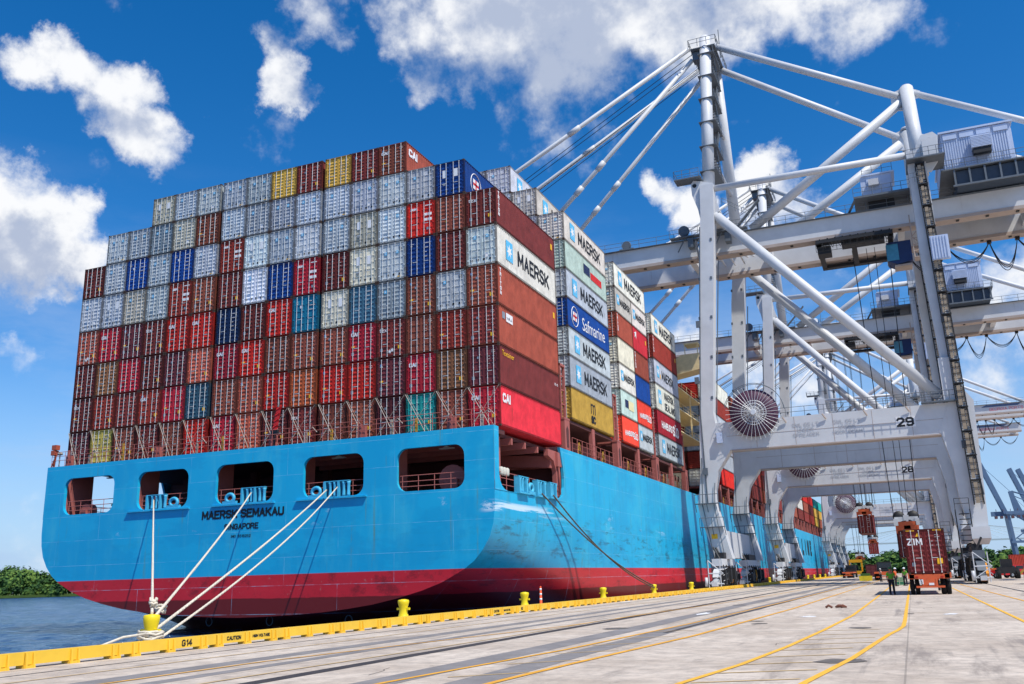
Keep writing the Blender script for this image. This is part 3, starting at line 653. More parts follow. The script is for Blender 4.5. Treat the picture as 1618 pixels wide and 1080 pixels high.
b = MB(); LOW = [i for i, p in enumerate(PROF) if p[0] <= 7.45]
S = {Y: station(Y) for Y in ST}
for Ya, Yb in zip(ST, ST[1:]):
    for i in range(len(PROF)-1):
        if i < 2 and Yb <= 12.3: continue       # openings: built as flat plate below
        for sg in (1, -1):
            A = [(XC+sg*S[Ya][i][0], Ya, S[Ya][i][1]), (XC+sg*S[Yb][i][0], Yb, S[Yb][i][1]), (XC+sg*S[Yb][i+1][0], Yb, S[Yb][i+1][1]), (XC+sg*S[Ya][i+1][0], Ya, S[Ya][i+1][1])]
            b.face(A if sg > 0 else A[::-1], True)
def fill_plate(outer, holes, to3, name, thick, rim=None):
    """flat plate with holes; to3 maps 2-D to 3-D; the holes get rims of the given depth vector"""
    bm = bmesh.new(); loops = []
    for lp in [outer]+holes:
        vs = [bm.verts.new(to3(p)) for p in lp]; es = [bm.edges.new((vs[i], vs[(i+1) % len(vs)])) for i in range(len(vs))]; loops.append(vs)
    bmesh.ops.triangle_fill(bm, use_beauty=True, use_dissolve=False, edges=bm.edges[:])
    for li, vs in enumerate(loops):
        if li == 0 and rim is None: continue
        n = len(vs); nv = [bm.verts.new(Vector(v.co)+Vector(thick)) for v in vs]
        for i in range(n):
            if li == 0 and not (rim[0] <= i < rim[1]): continue
            bm.faces.new((vs[i], vs[(i+1) % n], nv[(i+1) % n], nv[i]))
    bmesh.ops.recalc_face_normals(bm, faces=bm.faces)
    V = [tuple(v.co) for v in bm.verts]; bm.verts.index_update(); F = [tuple(v.index for v in f.verts) for f in bm.faces]; bm.free()
    return V, F
def rrect(x0, z0, x1, z1, r, n=6):
    P = []
    for cx, cz, a0 in ((x1-r, z1-r, 0), (x0+r, z1-r, 90), (x0+r, z0+r, 180), (x1-r, z0+r, 270)):
        for i in range(n+1):
            t = R(a0+90*i/n); P.append((cx+r*math.cos(t), cz+r*math.sin(t)))
    return P
def add_vf(b, V, F):
    k = len(b.v); b.v += V
    for f in F: b.f.append(tuple(k+i for i in f)); b.m.append(b.cur); b.sm.append(False)
HULLB = b; b = MB()
ps = [(XC+p[1], p[0]) for p in PROF if p[1] > 0]; outline = ps+[(XC, -.5)]+[(2*XC-x, z) for x, z in ps[::-1]]
outline = [(x, z) for x, z in outline]
WIN = [(-38.65, -33.25), (-30.8, -25.7), (-23.05, -17.72), (-15.1, -10.0), (-7.32, -2.12)]
V, F = fill_plate(outline, [rrect(a, 7.68, c, 10.64, .75) for a, c in WIN], lambda p: (p[0], -1.5, p[1]), 't', (0, .28, 0)); add_vf(b, V, F)
b.build('transom', M_HULL, ship, fix=False); b = HULLB
SIDEHOLE = [(-.72, 11.72), (-.76, 8.5), (-.6, 8.05), (-.3, 7.75), (.15, 7.55), (.7, 7.47), (5.5, 7.49), (10.5, 7.60), (11.2, 7.72), (11.6, 7.95), (11.95, 8.6), (12.03, 9.3), (11.9, 10.2), (11.6, 11.0), (11.3, 11.72)]
for sg in (1, -1):
    x = XC+sg*BH
    out = [(-1.5, 7.45), (-1.5, 11.72)]+SIDEHOLE+[(12.2, 11.72), (12.2, 7.45)]
    V, F = fill_plate(out, [], lambda p: (x, p[0], p[1]), 's', (-sg*.22, 0, 0), (2, 1+len(SIDEHOLE))); add_vf(b, V, F)
_h = b.build('hull', M_HULL, ship, fix=False); _bm = bmesh.new(); _bm.from_mesh(_h.data); bmesh.ops.remove_doubles(_bm, verts=_bm.verts, dist=.002); bmesh.ops.recalc_face_normals(_bm, faces=_bm.faces); _bm.to_mesh(_h.data); _bm.free()
# decks and interior of the mooring deck
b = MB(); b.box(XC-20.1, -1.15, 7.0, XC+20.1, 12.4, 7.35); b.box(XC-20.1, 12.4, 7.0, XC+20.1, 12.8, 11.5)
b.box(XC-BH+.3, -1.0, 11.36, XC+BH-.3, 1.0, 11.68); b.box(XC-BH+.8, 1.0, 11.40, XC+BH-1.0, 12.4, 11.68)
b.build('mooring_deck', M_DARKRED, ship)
for x in (-39.2, -31.9, -24.3, -16.6, -8.6, -1.2):
    b = MB(); b.box(x-.45, -1.15, 7.36, x+.42, 1.5, 11.35); b.build('web_frame', M_PINK, ship)
for x in (-35, -27.5, -20, -12.5, -5): b = MB(); b.box(x-.3, 8.4, 7.36, x+.3, 9, 11.35); b.build('deck_pillar', M_DARKRED, ship)
b = MB(); b.box(-6.0, 11.0, 10.2, .0, 11.9, 11.3)
b.prism([(11.2, 7.4), (12.2, 7.4), (12.2, 11.4), (9.4, 11.4), (9.4, 10.9), (10.6, 10.6), (11.1, 9.8)], -.55, -.2, 'x')
for y in (2.5, 5.0, 7.5): b.box(-20, y, 10.9, -.35, y+.25, 11.36)
b.bar((-5.5, 10.6, 10.9), (-.4, 10.6, 10.5), .5, .9)
b.build('deck_brackets', M_PINK, ship)
pl = MB(); pl.tube([(-.25, 11.2, 10.7), (-.1, 11.35, 10.3), (-.05, 11.4, 9.6), (-.05, 11.4, 8.0)], .09, 6); pl.build('vent_pipe', M_PINK, ship)
b = MB()
b.face([(XC+BH, 12.2, 11.6), (XC+BH, 262, 11.6), (XC-BH, 262, 11.6), (XC-BH, 12.2, 11.6)]); 
for Ya, Yb in zip(ST[18:], ST[19:]): b.face([(XC+S[Ya][0][0], Ya, 11.6), (XC+S[Yb][0][0], Yb, 11.6), (XC-S[Yb][0][0], Yb, 11.6), (XC-S[Ya][0][0], Ya, 11.6)])
b.build('main_deck', M_DECK, ship, fix=False)
# plate lip under the fairlead openings and name
b = MB()
for a, c in ((-31.6, -25.4), (-23.3, -17.5), (-15.6, -9.7)): b.box(a, -1.68, 7.52, c, -1.49, 7.62)
b.build('rubbing_bar', M_HULL, ship)
M_NAME = mat('ship_name_black', (.04, .06, .10), rough=.5, var=.05)
put_text('MAERSK SEMAKAU', .90, M_NAME, (-20.42, -1.515, 6.92), '-y', ship, .03, 1.0, 'ship_name')
put_text('SINGAPORE', .62, M_NAME, (-20.45, -1.515, 5.98), '-y', ship, .014, 1.0, 'home_port')
put_text('IMO  9315252', .28, M_NAME, (-20.45, -1.515, 5.28), '-y', ship, .004, 1.15, 'ship_number')
for i, c in enumerate('MAERSK LINE'):
    if c != ' ':
        put_text(c, 5.6, M_NAME, (.16, 141+i*6.6, 7.7), '+x', ship, .35, 1, 'side_lettering')
# winches, drums, lamps
def drum(x, y, z, r, w):
    b = MB(); b.lathe((x, y, z), [(r, -w/2), (r, -w/2+.08), (r*.55, -w/2+.1), (r*.55, w/2-.1), (r, w/2-.08), (r, w/2)], 16, 'y'); b.box(x-r*.5, y-w/2-.25, 7.35, x+r*.5, y-w/2-.02, z); b.box(x-r*.5, y+w/2+.02, 7.35, x+r*.5, y+w/2+.25, z); b.build('mooring_winch', M_PINK, ship)
drum(-4.2, 1.5, 8.55, 1.05, 1.4); drum(-19.8, 3.2, 8.3, .9, 1.2); drum(-12.3, 3.6, 8.3, .9, 1.2); drum(-27.3, 4.2, 8.2, .8, 1.2); drum(-37.6, .2, 8.1, .55, .7)
for x in (-35.6, -34.5):
    b = MB(); b.lathe((x, 1.4, 7.35), [(.2, 0), (.14, .55), (.16, .7), (.62, 1.15), (.58, 1.25)], 12); b.build('mushroom_vent', M_DKG, ship)
b = MB(); b.box(-34.1, .3, 8.0, -33.1, 1.2, 8.95); b.box(-33.9, .4, 7.36, -33.3, 1.1, 8.1); b.tube([(-33.6, .7, 8.95), (-33.6, .7, 9.5)], .04, 5); b.box(-33.95, .65, 9.47, -33.25, .75, 9.53); b.build('deck_stand', mat('rust_orange_paint', (.68, .32, .22), rough=.7, dirt=.3), ship)
for x in (-35.9, -26.9, -19.0, -13.6, -4.6):
    b = MB(); b.tube([(x, .8, 11.36), (x, .8, 10.9)], .035, 5); b.box(x-.55, .65, 10.72, x+.55, .95, 10.80); b.prism([(x-.3, 10.8), (x+.3, 10.8), (x, 10.95)], .66, .94); b.build('deck_lamp', mat('lamp_housing', (.75, .73, .68)), ship)
for sgx, y0, y1 in ((XC-BH+.25, 0, 11.5), (XC+BH-.25, -.4, 11.3)):
    b = MB()
    for z in (7.9, 8.35, 8.75): b.tube([(sgx, y0, z), (sgx, y1, z)], .028, 4)
    y = y0
    while y <= y1: b.tube([(sgx, y, 7.35), (sgx, y, 8.75)], .03, 4); y += 1.4
    b.build('side_rail', M_PINK, ship)
for k, (a, c) in enumerate(WIN):
    b = MB()
    for z in (8.05, 8.4, 8.8): b.tube([(a, -1.05, z), (c, -1.05, z)], .026, 4)
    x = a+.2
    while x < c: b.tube([(x, -1.05, 7.35), (x, -1.05, 8.8)], .028, 4); x += 1.25
    b.build('opening_rail', M_PINK, ship)
# fairleads: Panama chocks (oval rings) and roller stands
def chock(x, y, z, axis='y'):
    b = MB(); pts = []; o = []
    n = 16
    for i in range(n):
        t = 2*math.pi*i/n; a, c = .36*math.cos(t), .30*math.sin(t)
        pts.append((x+a, y, z+c) if axis == 'y' else (x, y+a, z+c))
    b.tube(pts, .13, 8, closed=True)
    if axis == 'y': b.box(x-.62, y-.12, z-.46, x+.62, y+.12, z-.22)
    else: b.box(x-.12, y-.62, z-.46, x+.12, y+.62, z-.22)
    b.build('oval_fairlead', M_BLUEF, ship)
def rollers(x, y, z, w, axis='y'):
    b = MB()
    def B(a0, b0, z0, a1, b1, z1):
        if axis == 'y': b.box(x+a0, y+b0, z0, x+a1, y+b1, z1)
        else: b.box(x+b0, y+a0, z0, x+b1, y+a1, z1)
    B(-w/2, -.2, z-.05, w/2, .3, z+.06)
    n = int(w/.42)
    for i in range(n+1):
        a = -w/2+.1+i*(w-.2)/n
        if i % 3 == 0: B(-w/2+.0+i*(w-.14)/n, -.16, z+.06, -w/2+.14+i*(w-.14)/n, .26, z+1.15)
        else:
            c = (x+a, y+.05, z+.06) if axis == 'y' else (x+.05, y+a, z+.06)
            b.lathe(c, [(.16, 0), (.13, .15), (.11, .5), (.13, .9), (.16, 1.02)], 10)
    B(-w/2, -.1, z+1.12, w/2, .2, z+1.18)
    b.build('roller_fairlead', M_BLUEF, ship)
rollers(-28.9, -1.35, 7.62, 1.9); chock(-27.1, -1.4, 8.1)
chock(-21.7, -1.4, 8.1); rollers(-19.6, -1.35, 7.62, 2.1)
chock(-14.0, -1.4, 8.1); rollers(-12.3, -1.35, 7.62, 2.1)
rollers(.05, 3.2, 7.5, 1.9, 'x'); chock(.08, 4.9, 7.98, 'x'); rollers(.05, 6.7, 7.5, 2.0, 'x'); rollers(.05, 9.2, 7.55, 1.7, 'x')
b = MB(); [b.lathe((-.2, .2+k*.5, 8.55), [(.16, 0), (.2, .1), (.2, .45), (.12, .55)], 8) for k in range(3)]; b.build('deck_drums', mat('pale_canister', (.75, .75, .7)), ship)
# stern bulwark rail, lashing rods, lashing posts
b = MB()
for z in (12.25, 12.6, 12.95): b.tube([(-40.6, -1.35, z), (.0, -1.35, z)], .02, 4)
x = -40.6
while x < .1: b.tube([(x, -1.35, 11.7), (x, -1.35, 12.95)], .024, 4); x += 1.5
b.build('stern_rail', M_PINK, ship)
for c in range(1, 17):
    x0 = colx(c)-1.2; x1 = colx(c)+1.2; b = MB()
    b.tube([(x0, -.1, Z0+2.86), (x1-.45, -.75, 11.8)], .030, 5); b.tube([(x1, -.1, Z0+2.86), (x0+.4, -.6, 11.8)], .016, 4); b.tube([(x0+.12, -.1, Z0+2.86), (x1-.2, -.6, 11.8)], .014, 4)
    for (a, d, t0) in (((x0, -.1, Z0+2.86), (x1-.45, -.75, 11.8), .66), ((x1, -.1, Z0+2.86), (x0+.4, -.6, 11.8), .7)): p = Vector(a).lerp(Vector(d), t0); q = Vector(a).lerp(Vector(d), t0+.18); b.tube([p, q], .04, 5)
    b.build('lashing_rods', M_LASH, ship)
for i, x in enumerate([-39, -36.6, -33, -29.5, -25.4, -22.9, -18.3, -15.2, -13, -10.5, -8, -6, -3.3, -.9]):
    b = MB(); rnd = random.Random(i)
    b.box(x-.07, -1.2, 11.7, x+.07, -1.05, 11.7+rnd.uniform(.7, 1.5))
    if i % 3 == 0: b.box(x-.3, -1.1, 11.7, x+.3, -.8, 12.6)
    if i % 3 == 1: b.tube([(x, -1.1, 12.6), (x+.5, -1.1, 12.9), (x+.9, -1.1, 12.5)], .04, 5)
    b.build('deck_fitting', [M_PINK, M_LASH, mat('ochre_paint', (.72, .55, .2))][i % 3], ship)
# port quarter lamp stand
b = MB(); b.bar((-40.5, -1.2, 11.7), (-40.35, -1.2, 13.0), .12); b.bar((-40.8, -1.2, 11.7), (-40.4, -1.2, 12.6), .08); b.box(-40.75, -1.4, 12.75, -40.3, -1.0, 13.15); b.box(-40.7, -1.4, 13.2, -40.2, -1.0, 13.6); b.build('stern_light', mat('rust_orange_paint'), ship)
b = MB(); b.tube([(-39.9, -1.2, 11.7), (-39.9, -1.2, 12.8)], .05, 5); b.lathe((-39.9, -1.2, 12.75), [(.2, 0), (.22, .1), (.16, .2)], 8); b.build('anchor_lamp', M_LASH, ship)
# flag at the stern
b = MB(); b.tube([(-17.95, -1.25, 11.7), (-17.95, -1.25, 12.6), (-17.62, -1.25, 15.2)], .05, 6); b.box(-18.3, -1.3, 12.6, -17.7, -1.1, 12.95); b.build('flagstaff', M_DKG, ship)
b = MB()
for i in range(8):
    z0 = 12.9+i*.22; w0 = .28-.02*abs(i-2); dx = .035*i
    b.hexa([(-18.05+dx-w0*.4, -1.30-.05*(i % 2), z0), (-17.72+dx, -1.30+.05*(i % 2), z0), (-17.72+dx, -1.27, z0), (-18.05+dx-w0*.4, -1.27, z0), (-18.02+dx-w0*.35, -1.30+.05*(i % 2), z0+.22), (-17.70+dx, -1.30-.05*(i % 2), z0+.22), (-17.70+dx, -1.27, z0+.22), (-18.02+dx-w0*.35, -1.27, z0+.22)])
b.build('red_flag', M_RED, ship)
# lashing bridges between the bays, side pillars, rails
def lashing_bridge(y, w=1.5, top=4.6):
    b = MB(); X1 = XC+BH-.15
    b.box(X1-.55, y+.15, 11.6, X1, y+w-.15, 14.3)
    b.box(X1-.58, y+.1, 14.3, X1+.02, y+w-.1, 14.45)
    for dy in (.2, w-.35): b.box(X1-.45, y+dy, 14.45, X1-.25, y+dy+.18, 14.45+top)
    b.box(X1-.5, y+.2, 14.45+top-.2, X1-.2, y+w-.2, 14.45+top)
    for z in (15.6, 16.8, 18.0): b.box(X1-.42, y+.2, z, X1-.3, y+w-.2, z+.1)
    x = X1-5
    while x > XC-BH:
        b.box(x-.3, y+.2, 11.6, x, y+w-.2, 14.45+top-1); x -= 5
    b.box(XC-BH+.2, y+.2, 14.2, X1-.6, y+w-.2, 14.4)
    b.build('lashing_bridge', M_PINK, ship)
    b = MB(); b.tube([(X1+.01, y+.5, 12.2), (X1+.01, y+w/2, 14.0)][:1]*1+[(X1+.01, y+.5, 12.0)], .01, 3) if False else b.prism([(y+.5, 12.0), (y+w-.5, 12.0), (y+w-.45, 13.5), (y+w/2, 13.8), (y+.45, 13.5)], X1-.01, X1+.012, 'x'); b.build('pillar_opening', M_DARKRED, ship)
BAYS = [14.95, 30.1, 44.85, 82.4, 97.3, 112.2, 127.1, 142.0, 156.9, 171.8, 186.7, 201.6, 216.5, 231.4, 246.3, 261.2]
for y in [13.0, 28.0, 42.9, 57.6, 80.4, 95.2, 110.1, 125.0, 139.9, 154.8, 169.7, 184.6, 199.5, 214.4, 229.3, 244.2]: lashing_bridge(y)
for k, y in enumerate(BAYS):
    b = MB(); X1 = XC+BH-.2
    b.box(X1-.35, y+5.6, 11.6, X1, y+6.3, 14.5); b.box(X1-2.6, y, 11.6, X1-2.3, y+12.2, 13.6)
    b.build('side_pillar', M_PINK, ship)
    b = MB()
    for z in (12.1, 12.55, 13.0): b.tube([(X1, y, z), (X1, y+12.3, z)], .025, 4)
    yy = y
    while yy < y+12.3: b.tube([(X1, yy, 11.6), (X1, yy, 13.0)], .03, 4); yy += 1.3
    b.build('walkway_rail', M_PINK, ship)
    b = MB()
    for yy in (y+2.2, y+9.0): b.bar((X1-.3, yy, 11.6), (X1-.3, yy+.5, 12.9), .1); b.bar((X1-.3, yy+.9, 11.6), (X1-.3, yy+.5, 12.9), .1)
    b.build('yellow_trestle', mat('ochre_paint'), ship)
    b = MB(); b.box(XC-BH+1, y, 14.2, X1-.1, y+12.1, 14.45); b.build('hatch_cover', M_DARKRED, ship)
# accommodation block, bridge wing and provision crane
b = MB(); b.box(XC-17, 61.5, 11.6, -4.5, 76.5, 31.5); b.build('accommodation_block', M_CREAM, ship)
b = MB()
for z in (14.5, 17.5, 20.5, 23.5, 26.5, 29.5):
    y = 63
    while y < 75: b.box(-4.5, y, z, -4.47, y+.7, z+.8); y += 2
    x = -36
    while x < -6: b.box(x, 61.47, z, x+.7, 61.5, z+.8); x += 2.4
b.build('cabin_windows', M_GLASS, ship)
for z in (20, 23, 26):
    b = MB(); b.box(-4.5, 62, z, -1.2, 77.5, z+.15)
    for zz in (.5, 1.0): b.tube([(-1.25, 62, z+zz), (-1.25, 77.5, z+zz)], .03, 4); b.tube([(-4.5, 62, z+zz), (-1.25, 62, z+zz)], .03, 4)
    for y in (62, 65, 68, 71, 74, 77): b.tube([(-1.25, y, z), (-1.25, y, z+1)], .03, 4)
    b.build('deck_walkway', M_CREAM, ship)
for y in (70, 77.2):
    b = MB(); b.box(-1.45, y, 20, -1.25, y+.2, 26); b.build('walkway_stanchion', M_CREAM, ship)
b = MB()
b.box(-30, 60.5, 26.6, -2.0, 64.5, 28.9); b.prism([(-2.0, 27.2), (2.3, 27.9), (2.3, 30.0), (-.2, 30.0), (-2.0, 28.9)], 61.0, 64.0)
b.bar((-2, 62.4, 27), (-14, 62.4, 23.2), 2.0, .7); b.box(.2, 61.2, 31.4, 2.1, 63.6, 31.6)
for x in (.3, 2.0): b.tube([(x, 61.3, 30), (x, 61.3, 31.4)], .06, 5)
b.build('bridge_wing', M_CREAM, ship)
b = MB(); b.box(-32, 66, 31.5, -14, 74, 38); b.box(-24, 68, 38, -20, 72, 44); b.build('funnel', M_CREAM, ship)
# bow: foremast and breakwater
b = MB(); b.box(XC-12, 290, 11.6, XC+12, 290.4, 15); b.tube([(XC, 325, 11.6), (XC, 325, 25)], .35, 8); b.build('foremast', M_CREAM, ship)
b = MB(); b.box(XC-.5, 30, -6, XC+.5, 31, -1) ; b.box(XC-.4, 3.0, -6, XC+.4, 8.5, .5); b.build('rudder', M_DARKRED, ship)
for x in (-23.2, -17.8, -11.2):
    b = MB(); b.tube([(x+.28*math.cos(t), -1.2, -.75+.32*math.sin(t)) for t in [i*math.pi/6 for i in range(12)]], .05, 6, closed=True); b.build('towing_ring', M_DKG, ship)
# tall draught marks on the quarter
b = MB()
for i in range(14): t = i/13; b.box(XC+BH+.0-.25, 16-6.5*t, 2.2-3.2*t, XC+BH+.03-.0*t, 16.25-6.5*t, 2.35-3.2*t)
b.build('draught_marks', M_WHITE, ship) if False else None
# ---------------------------------------------------------------- mooring ropes
M_ROPE = mat('mooring_rope', (.84, .80, .72), rough=.9, var=.2, scale=9, bump=.5, grain=40)
M_ROPED = mat('dark_mooring_rope', (.36, .32, .26), rough=.9, var=.2, scale=9)
def rope(name, a, c, r, sag, label, m_=None, frm=None):
    a, c = Vector(a), Vector(c); n = 24; P = []
    for i in range(n+1):
        t = i/n; p = a.lerp(c, t); p.z -= sag*4*t*(1-t); P.append(p)
    b = MB(); b.tube(P, r, 7)
    d = (c-a).normalized(); u = d.cross(Vector((0, 0, 1))).normalized(); w = u.cross(d)
    k = int((c-a).length/.45)            # the lay of the rope
    for s in range(2):
        Q = []
        for i in range(k*4+1):
            t = i/(k*4); p = a.lerp(c, t); p.z -= sag*4*t*(1-t); an = i*math.pi/3+s*math.pi; Q.append(p+(u*math.cos(an)+w*math.sin(an))*r*.72)
        b.tube(Q, r*.5, 4)
    o = b.build(name, m_ or M_ROPE, origin=a); o.location = a; tag(o, label, 'rope', 'mooring ropes'); return o
BOL = Vector((2.8, -34.0, 0))
rope('mooring_rope', (-28.8, -1.75, 8.35), (2.75, -33.95, .93), .044, .12, 'near vertical pale mooring rope from the leftmost fairlead')
rope('mooring_rope', (-19.5, -1.75, 8.35), (2.85, -33.9, .85), .044, .2, 'pale mooring rope crossing the ship name to the bollard')
rope('mooring_rope', (-12.9, -1.75, 8.15), (2.85, -33.95, .40), .046, .2, 'upper pale rope of the pair from the middle fairlead')
rope('mooring_rope', (-12.0, -1.75, 8.3), (3.0, -33.8, .18), .04, .5, 'lower sagging rope of the pair from the middle fairlead')
rope('mooring_rope', (.35, 6.4, 7.7), (2.8, 27.4, .8), .055, .7, 'dark mooring rope along the hull to the fourth bollard', M_ROPED)
rope('mooring_rope', (.35, 8.8, 7.75), (2.9, 27.5, .6), .055, 1.0, 'second dark mooring rope lower along the hull side', M_ROPED)
def knot(c, r, n, nm, label, sx=1, sz=.6):
    b = MB(); rnd = random.Random(int(c[0]*10)); c = Vector(c)
    for i in range(n):
        P = []; ph = rnd.uniform(0, 6.28); rx = r*rnd.uniform(.6, 1.1)
        for k in range(14):
            t = ph+k*2*math.pi/13*rnd.uniform(.98, 1.02); P.append(c+Vector((rx*math.cos(t)*sx, rx*math.sin(t), sz*r*(i/n-.3)+rnd.uniform(-.06, .06))))
        b.tube(P, .04, 6)
    o = b.build(nm, M_ROPE, origin=c); o.location = c; tag(o, label, 'rope'); return o
knot((2.8, -34, .24), .36, 11, 'rope_coil', 'tangle of pale rope wound round the foot of the nearest bollard')
knot((2.25, -33.4, 1.22), .10, 4, 'rope_knot', 'frayed knot on the near vertical rope above the bollard', 1, 2.2)
knot((1.1, -31.85, .98), .13, 6, 'rope_knot', 'frayed splice on the lower pair of ropes', 1.5, 1.4)
b = MB(); b.tube([(3.1, -34.5, .35), (3.0, -35.3, .3), (2.7, -36.0, .05), (2.2, -36.8, .04)], .035, 6); tag(b.build('rope_tail', M_ROPE), 'loose rope end trailing from the nearest bollard', 'rope')
# ---------------------------------------------------------------- ship-to-shore cranes
M_CR = mat('crane_white_paint', (.79, .795, .80), rough=.5, var=.10, scale=.3, dirt=.34, dirtcol=(.54, .48, .44), streak=True, bump=.05)
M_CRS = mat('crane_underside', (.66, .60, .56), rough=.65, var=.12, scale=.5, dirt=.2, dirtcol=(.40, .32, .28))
M_GRAT = mat('galvanised_grating', (.38, .41, .44), rough=.6, metal=.2, dirt=.2, dirtcol=(.2, .16, .13))
M_BLUEC = mat('cab_blue', (.07, .17, .36), rough=.5)
M_REEL = mat('reel_purple', (.31, .18, .27), rough=.6, dirt=.2, dirtcol=(.50, .34, .45))
M_CABLE = mat('black_cable', (.07, .07, .08), rough=.5)
M_STAIR = mat('weathered_stair', (.60, .54, .46), rough=.8, dirt=.35, dirtcol=(.25, .18, .12), scale=2)
M_HOUSE = mat('house_cladding', (.72, .77, .86), rough=.5, var=.05, dirt=.1, dirtcol=(.45, .4, .38), streak=True)
M_BLKM = mat('machinery_black', (.11, .11, .12), rough=.6, dirt=.2, dirtcol=(.35, .25, .18), scale=3)
M_TYRE = mat('tyre_rubber', (.06, .06, .065), rough=.9)
def rails(b, P, h=1.1, n=None, r=.03, step=2.0):
    """handrail along a polyline"""
    for p, q in zip(P, P[1:]):
        p, q = Vector(p), Vector(q); L_ = (q-p).length; k = max(1, int(L_/step))
        for hh in (h, h*.5): b.tube([p+Vector((0, 0, hh)), q+Vector((0, 0, hh))], r, 4, cap=False)
        for i in range(k+1): c = p.lerp(q, i/k); b.tube([c, c+Vector((0, 0, h))], r, 4, cap=False)
def loft(b, secs):
    """secs: list of (x0, x1, y0, y1, z); joined box sections"""
    R_ = []
    for (x0, x1, y0, y1, z) in secs:
        k = len(b.v); b.v += [(x0, y0, z), (x1, y0, z), (x1, y1, z), (x0, y1, z)]; R_.append(k)
    for a, c in zip(R_, R_[1:]):
        for i in range(4): b.f.append((a+i, a+(i+1) % 4, c+(i+1) % 4, c+i)); b.m.append(b.cur); b.sm.append(False)
    for a in (R_[0], R_[-1]): b.f.append(tuple(a+i for i in range(4))); b.m.append(b.cur); b.sm.append(False)
Y1, Y2 = 52.0, 75.0          # near and far frame (near faces)
GY1, GY2, GZ0, GZ1 = 58.0, 67.2, 42.35, 44.7
def bogies(e, x, y0, y1, outside):
    """equaliser beams, wheels and drives under one corner"""
    yc = (y0+y1)/2; b = MB()
    b.box(x-.55, y0+1.2, 2.5, x+.55, y1-1.2, 3.3)
    for s in (-1, 1):
        c = yc+s*(y1-y0)/4; b.prism([(c-2.6, 1.3), (c+2.6, 1.3), (c+2.2, 1.9), (c+.7, 2.5), (c-.7, 2.5), (c-2.2, 1.9)], x-.4, x+.4, 'x')
        for t in (-1, 1):
            d = c+t*1.55; b.prism([(d-1.25, .45), (d+1.25, .45), (d+1.1, 1.0), (d+.35, 1.45), (d-.35, 1.45), (d-1.1, 1.0)], x-.32, x+.32, 'x')
    b.build('equaliser', M_CR if outside > 0 else M_GRAT, e)
    for s in (-1, 1):
        for t in (-1, 1):
            for w in (-.72, .72):
                d = yc+s*(y1-y0)/4+t*1.55+w; b = MB(); b.lathe((x, d, .42), [(.1, -.42), (.36, -.40), (.42, -.2), (.36, -.18), (.36, .18), (.42, .2), (.36, .40), (.1, .42)], 14, 'x'); b.build('wheel', M_BLKM, e)
    b = MB(); rnd = random.Random(int(x*7+y0))
    for i in range(7):
        y = y0+.6+i*(y1-y0-1.2)/6; b.box(x+outside*.45, y-.35, .5+rnd.uniform(0, .5), x+outside*(.8+rnd.uniform(0, .5)), y+.35, 1.2+rnd.uniform(0, 1.2))
    for i in range(6): b.tube([(x+outside*.9, y0+i*1.8, 2.6), (x+outside*1.0, y0+i*1.8+.6, 1.2), (x+outside*.7, y0+i*1.8+1.0, .4)], .06, 5)
    b.build('drive_gear', M_BLKM, e)
    b = MB()
    for z in (.6, 1.7): b.tube([(x-.7, y0-.5, z), (x+.9, y0-.5, z)], .07, 5)
    for xx in (-.7, .6): b.tube([(x+xx, y0-.5, .15), (x+xx, y0-.5, 3.1)], .06, 5)
    b.tube([(x-.7, y0-.5, 3.1), (x+.9, y0-.5, 1.7), (x-.7, y0-.5, .6)], .06, 5)
    for z in (.9, 1.5, 2.1): b.tube([(x+.9, y0-.4, z), (x+.9, y0+2.4, z+.2)], .04, 4)
    b.tube([(x-.9, y0-.9, .35), (x-.9, y0-.9, 1.3)], .16, 8); b.box(x-.3, y0-1.2, .35, x+.3, y0-.4, .8)
    b.build('storm_brace', M_CR, e)
    b = MB()
    for i in range(5): b.tube([(x+outside*.2, y0+2+i*1.5, 3.3), (x-outside*.5, y0+2.4+i*1.5, 4.6)], .12, 5)
    b.box(x-.5, y0+3, 3.31, x+.5, y0+8, 4.0); b.build('pivot_pin_frame', M_BLKM, e)
    b = MB(); b.box(x-.25, y0-.9, .3, x+.25, y0-.1, .75); b.bar((x+.75, y0+5.2, .8), (x+.75, y0+6.4, 1.9), .3, .45); b.build('rail_clamp', mat('amber_paint', (.85, .55, .12)), e)
